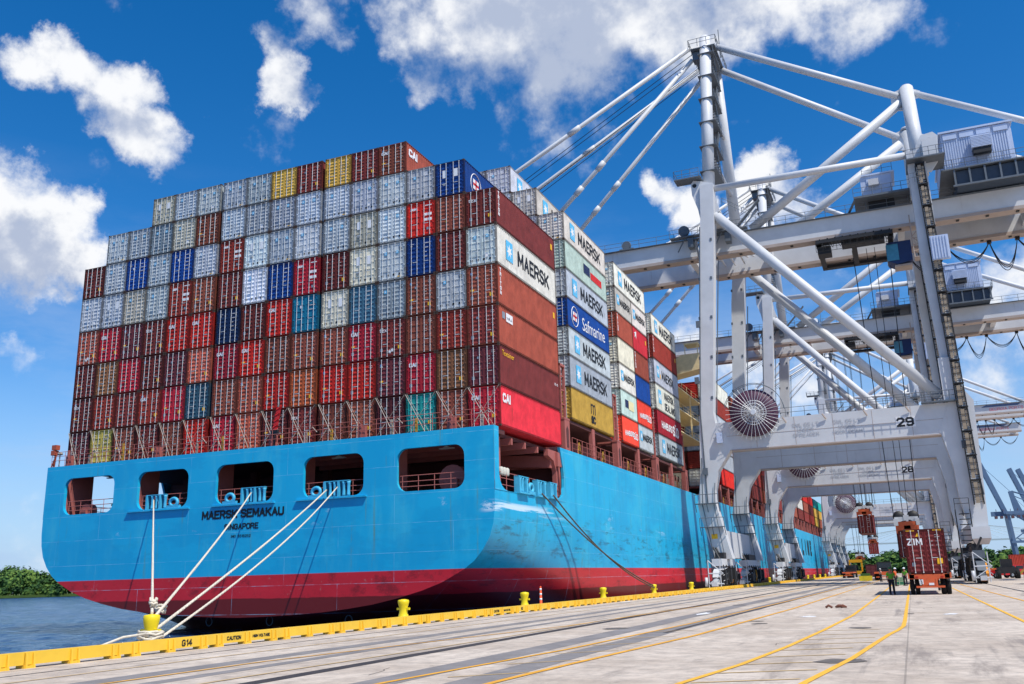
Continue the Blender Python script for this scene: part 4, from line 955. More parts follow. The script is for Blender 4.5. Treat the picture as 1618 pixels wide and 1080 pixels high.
def make_crane(label):
    e = thing('quay_crane', label, 'crane', (17, 63.5, 0), 'white ship to shore cranes', world=True)
    for fi, y in enumerate((Y1, Y2)):
        d = 1.7
        b = MB(); loft(b, [(3.95, 5.9, y, y+d, 3.3), (2.55, 4.75, y, y+d, 8.4), (2.4, 4.5, y, y+d, 9.6), (2.7, 4.55, y, y+d, 11.2), (3.0, 5.1, y, y+d, 13.4), (3.1, 6.7, y, y+d, 15.7), (3.15, 7.2, y, y+d, 16.2), (3.3, 5.2, y, y+d, 19.1), (3.45, 5.05, y, y+d, 20.5), (4.9, 6.75, y, y+d, 40.3), (5.5, 7.2, y, y+d, 45.5), (5.7, 7.4, y, y+d, 49.6)])
        b.prism([(5.5, 44.5), (7.9, 45.9), (7.5, 47.5), (7.3, 49.8), (5.9, 50.3), (4.9, 50.6), (4.55, 50.1), (4.6, 48.6), (5.2, 46.6)], y+.35, y+1.3)
        b.build('waterside_leg', M_CR, e)
        b = MB(); b.lathe((5.0, y+.3, 49.85), [(.26, -.0), (.28, .04)], 14, 'y'); b.build('hoist_eye', M_BLKM, e)
        b = MB(); loft(b, [(30.9, 32.4, y, y+d, 4.5), (30.7, 32.6, y, y+d, 6.2), (30.2, 32.7, y, y+d, 9.0), (30.1, 32.8, y, y+d, 12.2), (29.4, 32.9, y, y+d, 15.6), (29.2, 32.9, y, y+d, 16.1), (30.6, 33.0, y, y+d, 19.1), (30.55, 32.1, y, y+d, 20.5), (29.9, 31.9, y, y+d, 36.4), (29.95, 31.9, y, y+d, 49.0)])
        b.build('landside_leg', M_CR, e)
        b = MB(); b.box(5.0, y+.05, 15.75, 30.7, y+d-.05, 19.05); b.build('portal_beam', M_CR, e)
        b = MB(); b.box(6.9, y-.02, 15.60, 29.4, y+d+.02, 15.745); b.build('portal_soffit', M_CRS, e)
        if True:
            b = MB(); rails(b, [(7.0, y+.15, 19.06), (30.3, y+.15, 19.06)]); b.build('portal_rail', M_GRAT, e)
        b = MB(); b.tube([(7.2, y+.85, 45.6), (29.9, y+.85, 19.9)], .62 if fi == 0 else .66, 16); b.build('main_diagonal', M_CR, e)
        b = MB(); b.tube([(7.4, y+.85, 49.2), (29.9, y+.85, 48.9)], .42, 14); b.build('top_tie', M_CR, e)
        # cable stiles on the leg
        b = MB()
        for z in range(22, 44, 5): xx = 3.5+(z-20.5)*.073; b.box(xx-.1, y-.06, z, xx+.15, y+.02, z+.35); b.box(xx+1.35, y-.06, z, xx+1.6, y+.02, z+.35)
        b.tube([(6.95, y+1.8, 40), (5.15, y+1.8, 20.5)], .07, 5); b.build('cable_clip', M_GRAT, e)
    for y in (Y1, Y2):
        b = MB()
        for z, xa, xb in ((9.6, 2.2, 4.9), (6.9, 2.6, 5.4)):
            b.box(xa, y-.75, z, xb, y-.02, z+.08)
            for x in (xa, (xa+xb)/2, xb): b.tube([(x, y-.7, z), (x, y-.7, z+1.1)], .04, 4); b.bar((x, y-.7, z), (x, y-.05, z-.9), .07)
            b.tube([(xa, y-.7, z+1.1), (xb, y-.7, z+1.1)], .04, 4)
        b.tube([(3.9, y-.25, 3.3), (3.0, y-.25, 9.4), (3.3, y-.25, 15)], .06, 5); b.tube([(5.1, y-.15, 3.3), (4.3, y-.15, 9.4), (4.6, y-.15, 12)], .04, 5)
        b.build('leg_access_rail', M_GRAT, e)
    # weld seams and stiffener lines
    for y in (Y1, Y2):
        b = MB()
        for x in (9.8, 14.2, 18.4, 22.6, 26.6): b.box(x, y+.035, 15.8, x+.05, y+.048, 19.0)
        b.box(5.4, y+.03, 17.35, 30.0, y+.046, 17.39)
        for x in (8.6, 13, 17.4, 21.8, 26.2): b.bar((x, y-.3, 19.0), (x+.35, y-.05, 18.4), .12)
        b.build('beam_seams', M_CRS, e)
    # sill beams and lower works
    b = MB(); b.box(3.4, 53.8, 3.5, 4.5, 74.9, 6.7); b.build('waterside_sill', M_CR, e)
    b = MB(); b.box(31.2, 53.8, 4.45, 32.5, 74.9, 6.4); b.build('landside_sill', M_CR, e)
    b = MB(); b.box(30.8, 50.9, 4.5, 32.6, 51.95, 5.7); b.mi(1); b.prism([(30.8, 4.49), (32.6, 4.49), (32.3, 3.9), (31.1, 3.9)], 50.9, 51.95); b.build('ballast_box', [M_CR, M_CRS], e)
    bogies(e, 4.7, 47.5, 58.5, 1); bogies(e, 4.7, 65.5, 79.0, 1); bogies(e, 31.1, 48.0, 58.5, -1); bogies(e, 31.1, 65.5, 79.0, -1)
    b = MB(); b.box(2.9, Y1-.05, 6.4, 3.35, Y1-.01, 7.1) if False else b.box(3.7, Y1-.03, 5.6, 4.4, Y1-.01, 6.15); b.build('warning_plate', M_YEL, e)
    # twin girders with boom
    for gi, gy in enumerate((GY1, GY2)):
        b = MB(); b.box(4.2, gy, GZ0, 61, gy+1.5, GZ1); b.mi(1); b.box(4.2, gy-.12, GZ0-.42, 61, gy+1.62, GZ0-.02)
        b.build('girder', [M_CR, M_CRS], e)
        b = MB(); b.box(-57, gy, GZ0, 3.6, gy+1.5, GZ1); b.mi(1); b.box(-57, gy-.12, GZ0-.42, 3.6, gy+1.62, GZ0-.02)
        b.build('boom', [M_CR, M_CRS], e)
        b = MB(); yy = gy-.5 if gi == 0 else gy+2.0
        rails(b, [(-57, yy, GZ1), (61, yy, GZ1)], step=2.4); b.box(-57, min(yy, gy+.7), GZ1-.02, 61, max(yy, gy+.7)+.0, GZ1+.03)
        b.build('girder_walkway', M_GRAT, e)
        b = MB(); x = -55
        while x < 60: b.box(x, gy+.3, GZ0-.52, x+.35, gy+.8, GZ0-.43); x += 3.2
        b.build('girder_lights', M_BLKM, e)
    b = MB()
    for x in (-56.8, -36, -14, 2.2, 12, 28.6, 43, 60): b.box(x-.4, GY1+1.52, GZ0+.5, x+.4, GY2-.02, GZ1-.3)
    b.build('cross_tie', M_CR, e)
    # support of the girders on the frames
    b = MB()
    for x0, x1 in ((6.2, 7.6), (30.0, 31.6)): b.box(x0, Y1+1.72, 45.0, x1, Y2-.02, 46.9)
    b.build('upper_cross_beam', M_CR, e)
    # masts
    tops = [(6.75, 60.2, 75.3), (6.95, 66.0, 75.3)]; bots = [(6.6, 53.2, 48.5), (6.6, 75.6, 48.5)]
    for a, c, r in ((bots[0], tops[0], .78), (bots[1], tops[1], .78)):
        b = MB(); b.tube([a, c], r, 18); b.build('mast', M_CR, e)
    b = MB(); b.box(4.8, 58.9, 73.3, 8.2, 67.3, 73.42); rails(b, [(4.6, 58.6, 73.45), (4.6, 67.6, 73.45), (8.4, 67.6, 73.45), (8.4, 58.6, 73.45), (4.6, 58.6, 73.45)], 1.2, step=1.1, r=.04)
    b.tube([(8.3, 63, 73.4), (8.3, 63, 78)], .06, 4); b.box(4.9, 59.6, 72.0, 6.0, 61.0, 73.2); b.box(4.9, 65.4, 72.0, 6.0, 66.8, 73.2)
    b.build('mast_head_platform', M_GRAT, e)
    for zc in range(0, 6):
        z = 52+zc*4.0; t = (z-48.5)/26.8
        pn = Vector(bots[0]).lerp(Vector(tops[0]), t); pf = Vector(bots[1]).lerp(Vector(tops[1]), t)
        b = MB(); b.box(pn.x-.95, pn.y-.95, z, pn.x+1.3, pn.y+4.6, z+.08); rails(b, [(pn.x+1.2, pn.y-.9, z+.1), (pn.x+1.2, pn.y+4.6, z+.1)], 1.0, step=1.1)
        b.build('mast_landing', M_GRAT, e)
        b = MB(); y0 = pn.y+1.3; up = zc % 2
        for k in range(13): yy = y0+(k*.22 if up else 2.9-k*.22); b.box(pn.x+.3, yy, z+.2+k*.29, pn.x+1.1, yy+.24, z+.25+k*.29)
        ya, yb = (y0, y0+2.9) if up else (y0+2.9, y0)
        for dx in (.3, 1.1): b.bar((pn.x+dx, ya, z+.2), (pn.x+dx, yb, z+4), .05, .2); b.tube([(pn.x+dx, ya, z+1.1), (pn.x+dx, yb, z+4.9)], .03, 4)
        b.tube([(pn.x+.7, pn.y+4.4, z), (pn.x+.7, pn.y+4.4, z+4)], .07, 4)
        b.build('mast_ladder', M_GRAT, e)
    b = MB()
    for z in (56, 64, 70): 
        t = (z-48.5)/26.8; b.tube([Vector(bots[0]).lerp(Vector(tops[0]), t), Vector(bots[1]).lerp(Vector(tops[1]), t)], .28, 8)
    b.build('mast_tie', M_CR, e)
    b = MB(); b.box(2.6, 51.4, 50.6, 6.0, 53.4, 50.75); rails(b, [(2.6, 51.4, 50.75), (2.6, 53.4, 50.75), (5.8, 53.4, 50.75)], 1.1, step=.9); rails(b, [(2.6, 51.4, 50.75), (5.8, 51.4, 50.75)], 1.1, step=.9); b.build('apex_platform', M_GRAT, e)
    # stays
    for (yt, yb) in ((60.0, GY1+.75), (66.2, GY2+.75)):
        b = MB(); b.tube([(4.6, yt, 74.2), (-52.6, yb, 45.0)], .32, 10)
        for t in (.31, .62): p = Vector((4.6, yt, 74.2)).lerp(Vector((-52.6, yb, 45.0)), t); b.box(p.x-.9, p.y-.36, p.z-.75, p.x+.9, p.y+.36, p.z+.25) if False else b.tube([p-Vector((.9, 0, .46)), p+Vector((.9, 0, .46))], .42, 8)
        b.build('outer_forestay', M_CR, e)
        b = MB(); b.tube([(4.8, yt, 72.3), (-23.5, yb, 45.0)], .32, 10)
        for t in (.5, .62): p = Vector((4.8, yt, 72.3)).lerp(Vector((-23.5, yb, 45.0)), t); b.tube([p-Vector((.55, 0, .53)), p+Vector((.55, 0, .53))], .42, 8)
        b.build('inner_forestay', M_CR, e)
    for k, (dy, zz) in enumerate(((.5, 73.6), (1.1, 73.2), (4.4, 73.5), (5.0, 73.0))):
        b = MB(); b.tube([(5.0, 60+dy, zz), (-46, 59.5+dy*1.4, 46.0)], .055, 4); b.build('boom_hoist_rope', M_CABLE, e)
    ls = [(31.3, 57.3, 59.7), (31.2, 69.4, 59.7)]
    for i, (a, yb) in enumerate(((ls[0], 54.0), (ls[1], 74.5))):
        b = MB(); b.tube([(31.4, yb, 46.5), a], .80, 18); b.lathe(a, [(.80, -.02), (.6, .35), (.3, .5)], 18); b.build('rear_post', M_CR, e)
        mt_ = Vector((7.9, (60.4, 65.8)[i], 73.9)) if i == 0 else Vector((7.9, 65.8, 73.0))
        p = Vector(a)-Vector((1.0, 0, .9))
        b = MB(); b.tube([mt_, p], .46, 12); b.build('backstay', M_CR, e)
        b = MB(); b.tube([p-Vector((-.1, 0, .9)), (10.8, (58.4, 68.6)[i], 45.0)], .58, 14); b.build('frame_diagonal', M_CR, e)
        b = MB(); b.tube([Vector(a)+Vector((.7, 0, -.8)), (58, (GY1, GY2)[i]+.75, 44.9)], .40, 10); b.build('rear_stay', M_CR, e)
        b = MB(); b.prism([(a[0]-1.9, a[2]-2.6), (a[0]-.5, a[2]-2.9), (a[0]-.5, a[2]+.1), (a[0]-1.9, a[2]-.3)], a[1]-.12, a[1]+.12); b.prism([(a[0]+.5, a[2]-1.6), (a[0]+1.5, a[2]-1.5), (a[0]+1.5, a[2]-.7), (a[0]+.5, a[2]-.1)], a[1]-.12, a[1]+.12); b.build('gusset_plate', M_CR, e)
    b = MB(); hole = [(32.65+.42*math.cos(t), 50.15+.42*math.sin(t)) for t in [i*math.pi/8 for i in range(16)]]
    for yy, th in ((52.6, .3), (52.9, 0)):
        V, F = fill_plate([(30.9, 46.6), (32.4, 46.3), (33.2, 47.4), (33.6, 50.6), (33.1, 51.2), (31.8, 51.0), (31.1, 49.8)], [hole], lambda p: (p[0], yy, p[1]), 'p', (0, th or .001, 0), (0, 7) if th else None); add_vf(b, V, F)
    b.build('lifting_plate', M_CR, e)
    b = MB(); b.box(31.7, 51.2, 47.7, 33.3, 53.4, 49.9); b.build('switch_cabin', M_CR, e)
    b = MB(); b.box(29.8, 50.6, 47.4, 33.9, 55.2, 47.55); rails(b, [(29.8, 50.7, 47.55), (33.9, 50.7, 47.55)], 1.1, step=.8); rails(b, [(29.8, 50.7, 44.6), (31.0, 50.7, 44.6)], 1.1, step=.6); b.build('post_platform', M_GRAT, e)
    # machinery house
    hx0, hx1, hy0, hy1, hz0, hz1 = 34.1, 41.5, 55.6, 70.4, 47.4, 51.9
    b = MB(); b.box(hx0, hy0, hz0, hx1, hy1, hz1)
    n = 26
    for i in range(n): x = hx0+.25+i*(hx1-hx0-.5)/n; b.box(x, hy0-.09, hz0+.2, x+.13, hy0-.005, hz1-.9 if i % 9 else hz1-.3)
    m_ = 30
    for s_, xf in ((1, hx1), (-1, hx0)):
        for i in range(m_): y = hy0+.3+i*(hy1-hy0-.6)/m_; b.box(xf+s_*.005, y, hz0+.2, xf+s_*.09, y+.2, hz1-.6)
    for i in range(4): x = hx0+.2+i*1.8; b.box(x, hy0-.2, hz1-.85, x+1.5, hy0-.01, hz1-.12)
    b.box(hx0-.25, hy0-.3, hz1+.004, hx1+.25, hy1+.3, hz1+.22)
    b.build('machinery_house', M_HOUSE, e)
    b = MB(); b.box(37.1, hy0-1.3, 49.0, 39.2, hy0-.22, 50.5)
    for i in range(8): b.box(37.05, hy0-1.36, 49.05+i*.18, 39.25, hy0-1.31, 49.13+i*.18)
    b.mi(1); b.box(37.2, hy0-1.25, 48.3, 39.1, hy0-.3, 48.98); b.build('louvre_vent', [M_HOUSE, M_BLKM], e)
    b = MB(); b.box(hx0-.6, hy0-1.0, 46.85, hx1+1.3, hy1+1, 47.0); rails(b, [(hx0-.6, hy0-.95, 47.0), (hx1+1.3, hy0-.95, 47.0), (hx1+1.3, hy1+.9, 47.0)], 1.1, step=1.2, r=.03); b.build('house_platform', M_GRAT, e)
    b = MB()
    for x in (34.8, 36.4, 38.0, 39.6, 41.2, 42.3): b.box(x, hy0-.9, 44.9, x+.2, hy0-.7, 46.8)
    b.box(34.6, hy0-.92, 44.75, 42.6, hy0-.72, 44.95)
    b.mi(1); b.box(35.1, hy0-.5, 44.9, 42.3, hy1-.2, 46.7); b.build('house_undercarriage', [M_GRAT, mat('undercarriage_slate', (.22, .27, .33), rough=.7)], e)
    # access stairs and clutter at the boom hinge
    b = MB()
    for y in (GY1-1.4, GY2+2.4):
        b.box(.5, y-.5, 44.6, 10.5, y+.5, 44.7); rails(b, [(.5, y-.5, 44.7), (10.5, y-.5, 44.7)], 1.1, step=1.2)
    b.bar((8.8, 57.6, 45), (12.2, 57.6, 48.6), .8, .12); rails(b, [(7.5, 57.2, 48.6), (12.4, 57.2, 45.0)], 1.0, step=1.0)
    for i in range(6): b.box(1.6+i*1.2, 56.4, 43.2, 2.3+i*1.2, 57.6, 44.5) if i % 2 else b.tube([(1.4+i*1.2, 56.6, 42.8), (2.6+i*1.2, 56.6, 44.9)], .09, 5)
    b.build('hinge_platform', M_GRAT, e); b = MB(); b.lathe((2.2, 57.4, 45.9), [(.7, -.25), (.75, 0), (.7, .25)], 16, 'y'); b.build('rope_sheave', M_GRAT, e); b = MB(); b.lathe((-6.0, 58.4, 45.6), [(.6, -.2), (.65, 0), (.6, .2)], 16, 'y'); b.box(-7, 58.1, 44.7, -5, 58.7, 45.1)
    b.build('rope_sheave', M_GRAT, e)
    b = MB()
    for x in (4.0, 4.9, 8.6, 9.4): b.bar((x, 60, 42.9), (x+.4, 66.8, 44.2), .22)
    for i in range(5): b.tube([(3.2+i*1.3, 59.6, 43.4), (3.2+i*1.3, 67, 43.4)], .12, 5)
    b.build('hinge_bracing', M_CR, e)
    # electrical house on the girder
    b = MB(); b.box(24.6, 58.0, 46.6, 28.2, 62.5, 49.3)
    for i in range(6): b.box(25.3+i*.5, 57.93, 46.8, 25.5+i*.5, 57.99, 49.0)
    b.box(24.8, 57.8, 49.31, 28.6, 62.7, 49.5); b.build('control_house', M_HOUSE, e)
    b = MB(); b.box(25.5, 57.3, 47.8, 26.7, 57.9, 48.6); b.build('air_conditioner', M_CR, e)
    b = MB(); b.box(23.6, 56.4, 46.0, 30.4, 63.2, 46.25); rails(b, [(23.6, 56.5, 46.25), (30.2, 56.5, 46.25)], 1.1, step=1.0); rails(b, [(24.9, 58, 49.5), (28.4, 58, 49.5)], 1.2, step=.9)
    b.bar((23.8, 56.6, 46.0), (22.8, 58, 44.8), .3, .1); b.mi(1); b.box(25.2, 58.0, 44.75, 28.2, 60, 45.95); b.build('control_house_platform', [M_GRAT, M_BLKM], e)
    # trolley, cab, ropes
    b = MB(); b.box(18.5, GY1-.6, 41.3, 27.5, GY1+.6, 41.7); b.box(18.5, GY2+.8, 41.3, 27.5, GY2+1.8, 41.7); b.box(18.5, GY1, 41.3, 19.1, GY2+1, 41.7); b.box(26.9, GY1, 41.3, 27.5, GY2+1, 41.7); b.box(22.6, GY1, 41.3, 23.2, GY2+1, 41.7); b.box(18.6, 58.4, 40.2, 20.2, 60.4, 41.2); b.box(21.5, 58.2, 40.9, 26.5, 60.0, 41.3)
    for i in range(9): b.tube([(19+i*.9, 57.6, 41.9), (19.6+i*.9, 57.6, 40.6), (20+i*.9, 57.6, 41.9)], .07, 5)
    rails(b, [(18.5, 57.4, 41.2), (27.5, 57.4, 41.2)], -1.0, step=.8)
    b.build('trolley', M_BLKM, e)
    b = MB(); b.prism([(26.6, 40.9), (29.4, 40.9), (29.4, 38.3), (27.6, 38.0), (26.6, 38.5)], 60.0, 62.6); b.mi(1); b.box(26.55, 59.9, 38.5, 27.9, 59.99, 40.6); b.box(26.52, 60.2, 38.6, 26.59, 62.4, 40.6)
    b.mi(2); b.box(27.3, 60.2, 37.75, 29.3, 62.4, 37.98); b.build('operator_cab', [M_BLUEC, mat('cab_glass', (.25, .50, .60), rough=.15, spec=.8), M_CRS], e)
    b = MB(); rails(b, [(29.6, 57.2, 37.6), (31.2, 57.2, 37.6)], 1.2, step=.6, r=.05)
    for z in (37.6, 41.5): b.box(29.5, 56.9, z, 31.3, 58.6, z+.1)
    for x in (29.5, 31.2): b.tube([(x, 56.95, 37.6), (x, 56.95, 43)], .08, 5)
    b.tube([(29.5, 56.95, 40.2), (31.2, 56.95, 38.4)], .06, 5); b.tube([(29.5, 56.95, 40.2), (31.2, 56.95, 42)], .06, 5)
    for z in (38.4, 39.2, 40.0): b.tube([(29.5, 56.95, z), (31.2, 56.95, z)], .05, 4)
    b.build('cab_access_stand', M_CRS, e)
    # festoon
    b = MB(); x = 34.0
    prev = None; rnd = random.Random(4)
    while x < 60:
        st = rnd.choice([4.8, 4.8, 3.2, 2.2]); x2 = x+st
        for k, dz in ((0, 0), (.22, .35), (-.2, -.25)):
            P = []; 
            for i in range(13):
                t = i/12; P.append((x+st*t, GY2+1.1+k*.5, 41.7-(3.6+dz)*4*t*(1-t)*(.6 if st > 4 else 1)))
            b.tube(P, .05, 5, cap=False)
        b.box(x-.25, GY2+.8, 41.55, x+.25, GY2+1.4, 41.95); x = x2
    for k in (0, .25): b.tube([(29.2+4.6*t, GY2+1.0+k, 41.6-(2.6+k)*4*t*(1-t)) for t in [i/12 for i in range(13)]], .06, 5, cap=False)
    b.build('festoon_cable', M_CABLE, e)
    # cable reel on the portal beam
    rx, ry, rz = 9.9, 50.6, 19.75
    b = MB(); b.lathe((rx, ry, rz), [(1.45, .55), (2.75, .5), (2.78, .85), (1.45, .9)], 44, 'y'); b.build('cable_reel', M_REEL, e)
    rl = kids(e)[-1]; rl = [o for o in kids(e) if o.name.startswith('cable_reel')][-1]
    b = MB()
    for i in range(36):
        t = 2*math.pi*i/36; ct, st_ = math.cos(t), math.sin(t); p = (rx+.3*ct, ry+.30, rz+.3*st_); q = (rx+3.25*ct, ry+.36, rz+3.25*st_)
        b.tube([p, q], .022, 4)
    b.lathe((rx, ry, rz), [(.3, -.05), (.34, .1), (.34, .34)], 20, 'y')
    for i in range(12):
        t = 2*math.pi*i/12; b.tube([(rx+.3*math.cos(t), ry+.36, rz+.3*math.sin(t)), (rx+1.45*math.cos(t+.3), ry+.5, rz+1.45*math.sin(t+.3))], .05, 4)
    for rr_ in (.7, 1.1, 1.42): b.tube([(rx+rr_*math.cos(t), ry+.42, rz+rr_*math.sin(t)) for t in [i*math.pi/16 for i in range(32)]], .045, 4, closed=True)
    b.lathe((rx, ry, rz), [(.3, .62), (1.45, .64), (1.45, .7), (.3, .72)], 30, 'y'); b.build('reel_spokes', mat('reel_steel', (.84, .85, .86), rough=.4, metal=.2), e)
    b = MB(); b.tube([(rx+3.45*math.cos(t), ry+.3, rz+3.45*math.sin(t)) for t in [math.pi*(.02+i/24*.9) for i in range(25)]], .035, 4); b.tube([(rx+3.45*math.cos(t), ry+1.0, rz+3.45*math.sin(t)) for t in [math.pi*(.02+i/24*.9) for i in range(25)]], .035, 4)
    for i in range(9): t = math.pi*(.04+i/9*.9); b.tube([(rx+3.45*math.cos(t), ry+.3, rz+3.45*math.sin(t)), (rx+3.45*math.cos(t), ry+1.0, rz+3.45*math.sin(t))], .03, 4)
    b.box(rx-.5, ry+.9, rz-.5, rx+.5, Y1+.1, rz+.5); b.build('reel_guard', M_GRAT, e)
    b = MB(); b.box(5.3, Y1-.55, 16.6, 5.95, Y1-.02, 17.8); b.build('junction_box', M_HOUSE, e)
    # stair tower up the landside leg
    def stair(x, y, zt, zb, slope):
        """caged stair: dark stringers and landings, pale weathered panels; returns two builders"""
        b = MB(); c = MB(); z = zb; k = 0; r = random.Random(int(y))
        while z < zt:
            x0 = x+(z-zb)*slope
            b.box(x0-.5, y-1.0, z+2.5, x0+.5, y-.02, z+2.6)
            for t in range(9): b.box(x0-.36, y-.9+.08*t, z+.2+.26*t, x0+.36, y-.72+.08*t, z+.24+.26*t)
            for dx in (-.46, .46):
                b.bar((x0+dx, y-.96, z), (x0+dx+slope*2.6, y-.96, z+2.6), .07, .1); b.bar((x0+dx, y-.1, z), (x0+dx+slope*2.6, y-.1, z+2.6), .07, .1)
            b.box(x0-.48, y-1.0, z+1.0, x0+.48, y-.95, z+1.06); b.box(x0-.48, y-1.0, z+1.7, x0+.48, y-.95, z+1.74)
            a_ = r.uniform(-.1, .1); c.box(x0-.30, y-.93, z+.12, x0-.02+a_, y-.88, z+2.3); c.box(x0+.06+a_, y-.93, z+.35+r.uniform(0, .3), x0+.34, y-.88, z+2.1)
            z += 2.6; k += 1
        return b, c
    for yy in (Y1, Y2):
        sb_, sc_ = stair(32.0, yy, 46, 8.0, -.022); sb_.build('stair_frame', M_BLKM, e); sc_.build('stair_panel', M_STAIR, e)
    b = MB()
    for k in range(12): b.box(29.7+k*.02, Y1-.9, 1.0+.55*k, 30.9, Y1-.2, 1.08+.55*k)
    for xx in (29.6, 31.0): b.tube([(xx, Y1-.55, 0.3), (xx, Y1-.55, 7.6)], .06, 5)
    rails(b, [(29.6, Y1-.9, 7.6), (31.0, Y1-.9, 7.6)], 1.1, step=.7); b.build('access_ladder', M_BLKM, e)
    b = MB(); b.box(27.8, Y1-.9, 19.1, 31.6, Y1+.02, 19.25); rails(b, [(21.5, Y1-.85, 19.2), (31.6, Y1-.85, 19.2)], 1.1, step=.9); b.build('portal_platform', M_GRAT, e)
    b = MB(); b.box(30.1, Y1-.5, 19.3, 31.2, Y1-.02, 24.0); b.build('leg_cabinet', M_CR, e)
    b = MB()
    for zz in (35.5,): b.box(31.0, Y1-1.3, zz-.5, 32.9, Y1-.82, zz+2.3)
    for i in range(6): b.box(31.1+i*.3, Y1-1.38, 35.1, 31.25+i*.3, Y1-1.31, 37.7)
    b.build('lift_car', M_HOUSE, e)
    tx = mat('faded_grey_lettering', (.68, .69, .71), rough=.6, var=.15, scale=6)
    for i, (x, L3) in enumerate(((15.4, ('SWL 65 LT', 'UNDER', 'SPREADER')), (19.9, ('SWL 65 LT', 'UNDER', 'HOOK BEAM')))):
        for k, s in enumerate(L3): put_text(s, .58, tx, (x, Y1+.018, 18.0-k*.58), '-y', e, .004, 1.2, 'load_lettering')
    return e
_mk = make_crane
def make_crane(label):
    e = _mk(label)
    b = MB(); b.prism([(47.5, 43.95), (48.6, 44.55), (57.5, 44.55), (56.4, 43.95)], GY1-.04, GY1-.01); b.build('boom_stripe', mat('boom_stripe_blue', (.30, .38, .52), rough=.6), e)
    put_text('GEORGIA PORTS', 1.15, mat('faded_red_lettering', (.86, .52, .52), rough=.6), (53.5, GY1-.012, 43.3), '-y', e, .02, 1.0, 'boom_lettering')
    b = MB()      # cable trays, lamps, small boxes on the legs
    for (x, y, z) in ((3.2, Y1, 24), (3.9, Y1, 31), (31.0, Y1, 28), (31.2, Y1, 14), (3.4, Y1, 13)): b.box(x, y-.3, z, x+.5, y-.02, z+.8)
    b.tube([(3.6, Y1-.08, 9.6), (3.55, Y1-.08, 20.5), (5.3, Y1-.08, 44)], .07, 5)
    b.tube([(32.6, Y1-.1, 9), (31.6, Y1-.1, 20.5), (31.2, Y1-.1, 45)], .07, 5)
    b.build('cable_tray', M_GRAT, e)
    return e
craneA = make_crane('nearest white quay crane with 29 on its portal beam')
def number(e, s, dy):
    b = MB(); b.box(25.0, Y1+.02, 16.75, 27.0, Y1+.046, 17.95); o = b.build('number_panel', mat('number_panel_white', (.88, .88, .88)), e); 
    n_ = put_text(s, 1.45, M_BLACK, (25.95, Y1+.01, 17.35), '-y', e, .045, 1.1, 'crane_number')
    return [o, n_]
def crane_copy(label, dy, num=None):
    c = copy_tree(craneA, None, Vector(craneA.location)+Vector((0, dy, 0))); c['label'] = label; c['_o'] = craneA['_o']
    if num: number(c, num, dy)
    return c
craneB = crane_copy('second white quay crane with 28 on its portal beam', 54, '28')
craneC = crane_copy('third white quay crane, far beyond the crane numbered 28', 164)
craneD = crane_copy('farthest white quay crane, its girder just below the third one', 205)
number(craneA, '29', 0)
# ---------------------------------------------------------------- spreaders, hoist ropes, hanging boxes
M_OR = mat('spreader_orange', (.80, .36, .18), rough=.6, dirt=.35, dirtcol=(.25, .15, .1), scale=3)
def spreader(x, y, z, top, label, s=1.0):
    """x: across, y: near end of a 12.2 m spreader, z: underside"""
    e = thing('spreader', label, 'spreader', (x, y, z), 'hoisted spreaders')
    b = MB(); b.box(-.35, 0, .1, .35, 12.2, .55); b.box(-1.2, 0, 0, 1.2, .35, .5); b.box(-1.2, 11.85, 0, 1.2, 12.2, .5)
    for sx in (-1, 1): b.prism([(sx*1.22, -.35), (sx*1.22, .5), (sx*.95, .5), (sx*1.05, -.35)], -.06, .3)
    b.box(-.9, -.05, .5, .9, .5, .95); b.build('telescopic_frame', M_OR, e, origin=(0, 0, 0))
    b = MB(); b.box(-1.15, 4.9, .6, 1.15, 7.3, 1.5); b.box(-1.3, 4.4, 1.0, 1.3, 4.55, 1.7); b.box(-.3, 4.35, .6, .3, 4.5, 1.9)
    for sx in (-1, 1): b.box(sx*1.15-.25, 4.3, .7, sx*1.15+.25, 4.9, 1.5)
    b.build('head_block', M_CR, e, origin=(0, 0, 0))
    b = MB()
    for sx in (-.78, .78):
        for yy in (4.7, 7.3): b.lathe((sx, yy, 1.75), [(.1, -.09), (.66, -.085), (.66, .085), (.1, .09)], 20, 'y')
    b.build('sheaves', M_BLKM, e, origin=(0, 0, 0))
    b = MB()
    for sx in (-1.35, -.3, .3, 1.35):
        for yy in (4.7, 7.3): b.tube([(sx, yy, 2.2), (sx*1.6, yy+(yy-6)*.8, top-z)], .035, 4, cap=False)
    b.build('hoist_ropes', M_CABLE, e, origin=(0, 0, 0))
    b = MB(); rnd = random.Random(3)
    for i in range(10): t = rnd.uniform(-1.1, 1); b.box(t, .2+rnd.uniform(0, 4), .55, t+.25, .6+rnd.uniform(0, 4)+.5, .9+rnd.uniform(0, .3))
    b.build('hydraulics', M_BLKM, e, origin=(0, 0, 0)); return e
spreader(24.75, 57.5, 5.9, 41, 'big orange spreader with sheaves just behind the ZIM container')
container(24.75, 57.5, 2.9, 'm', 'maroon container lowered under the near crane behind the ZIM box', bars=True, h=2.9, marks=52, group='containers under spreaders')
spreader(18.3, 111.5, 10.75, 41, 'spreader hanging from the second crane with a container below')
container(18.3, 111.5, 7.7, 'm', 'maroon container hanging in mid air from the second crane', h=2.9, marks=50, group='containers under spreaders')
spreader(15.4, 222, 8.9, 41, 'small distant spreader holding a container under the third crane')
container(15.4, 222, 5.9, 'k', 'small distant brick red container hanging under the third crane', L=6.058, h=2.9, marks=52, group='containers under spreaders')
spreader(9.6, 262, 5.0, 41, 'empty spreader hanging low above the yellow lift truck')
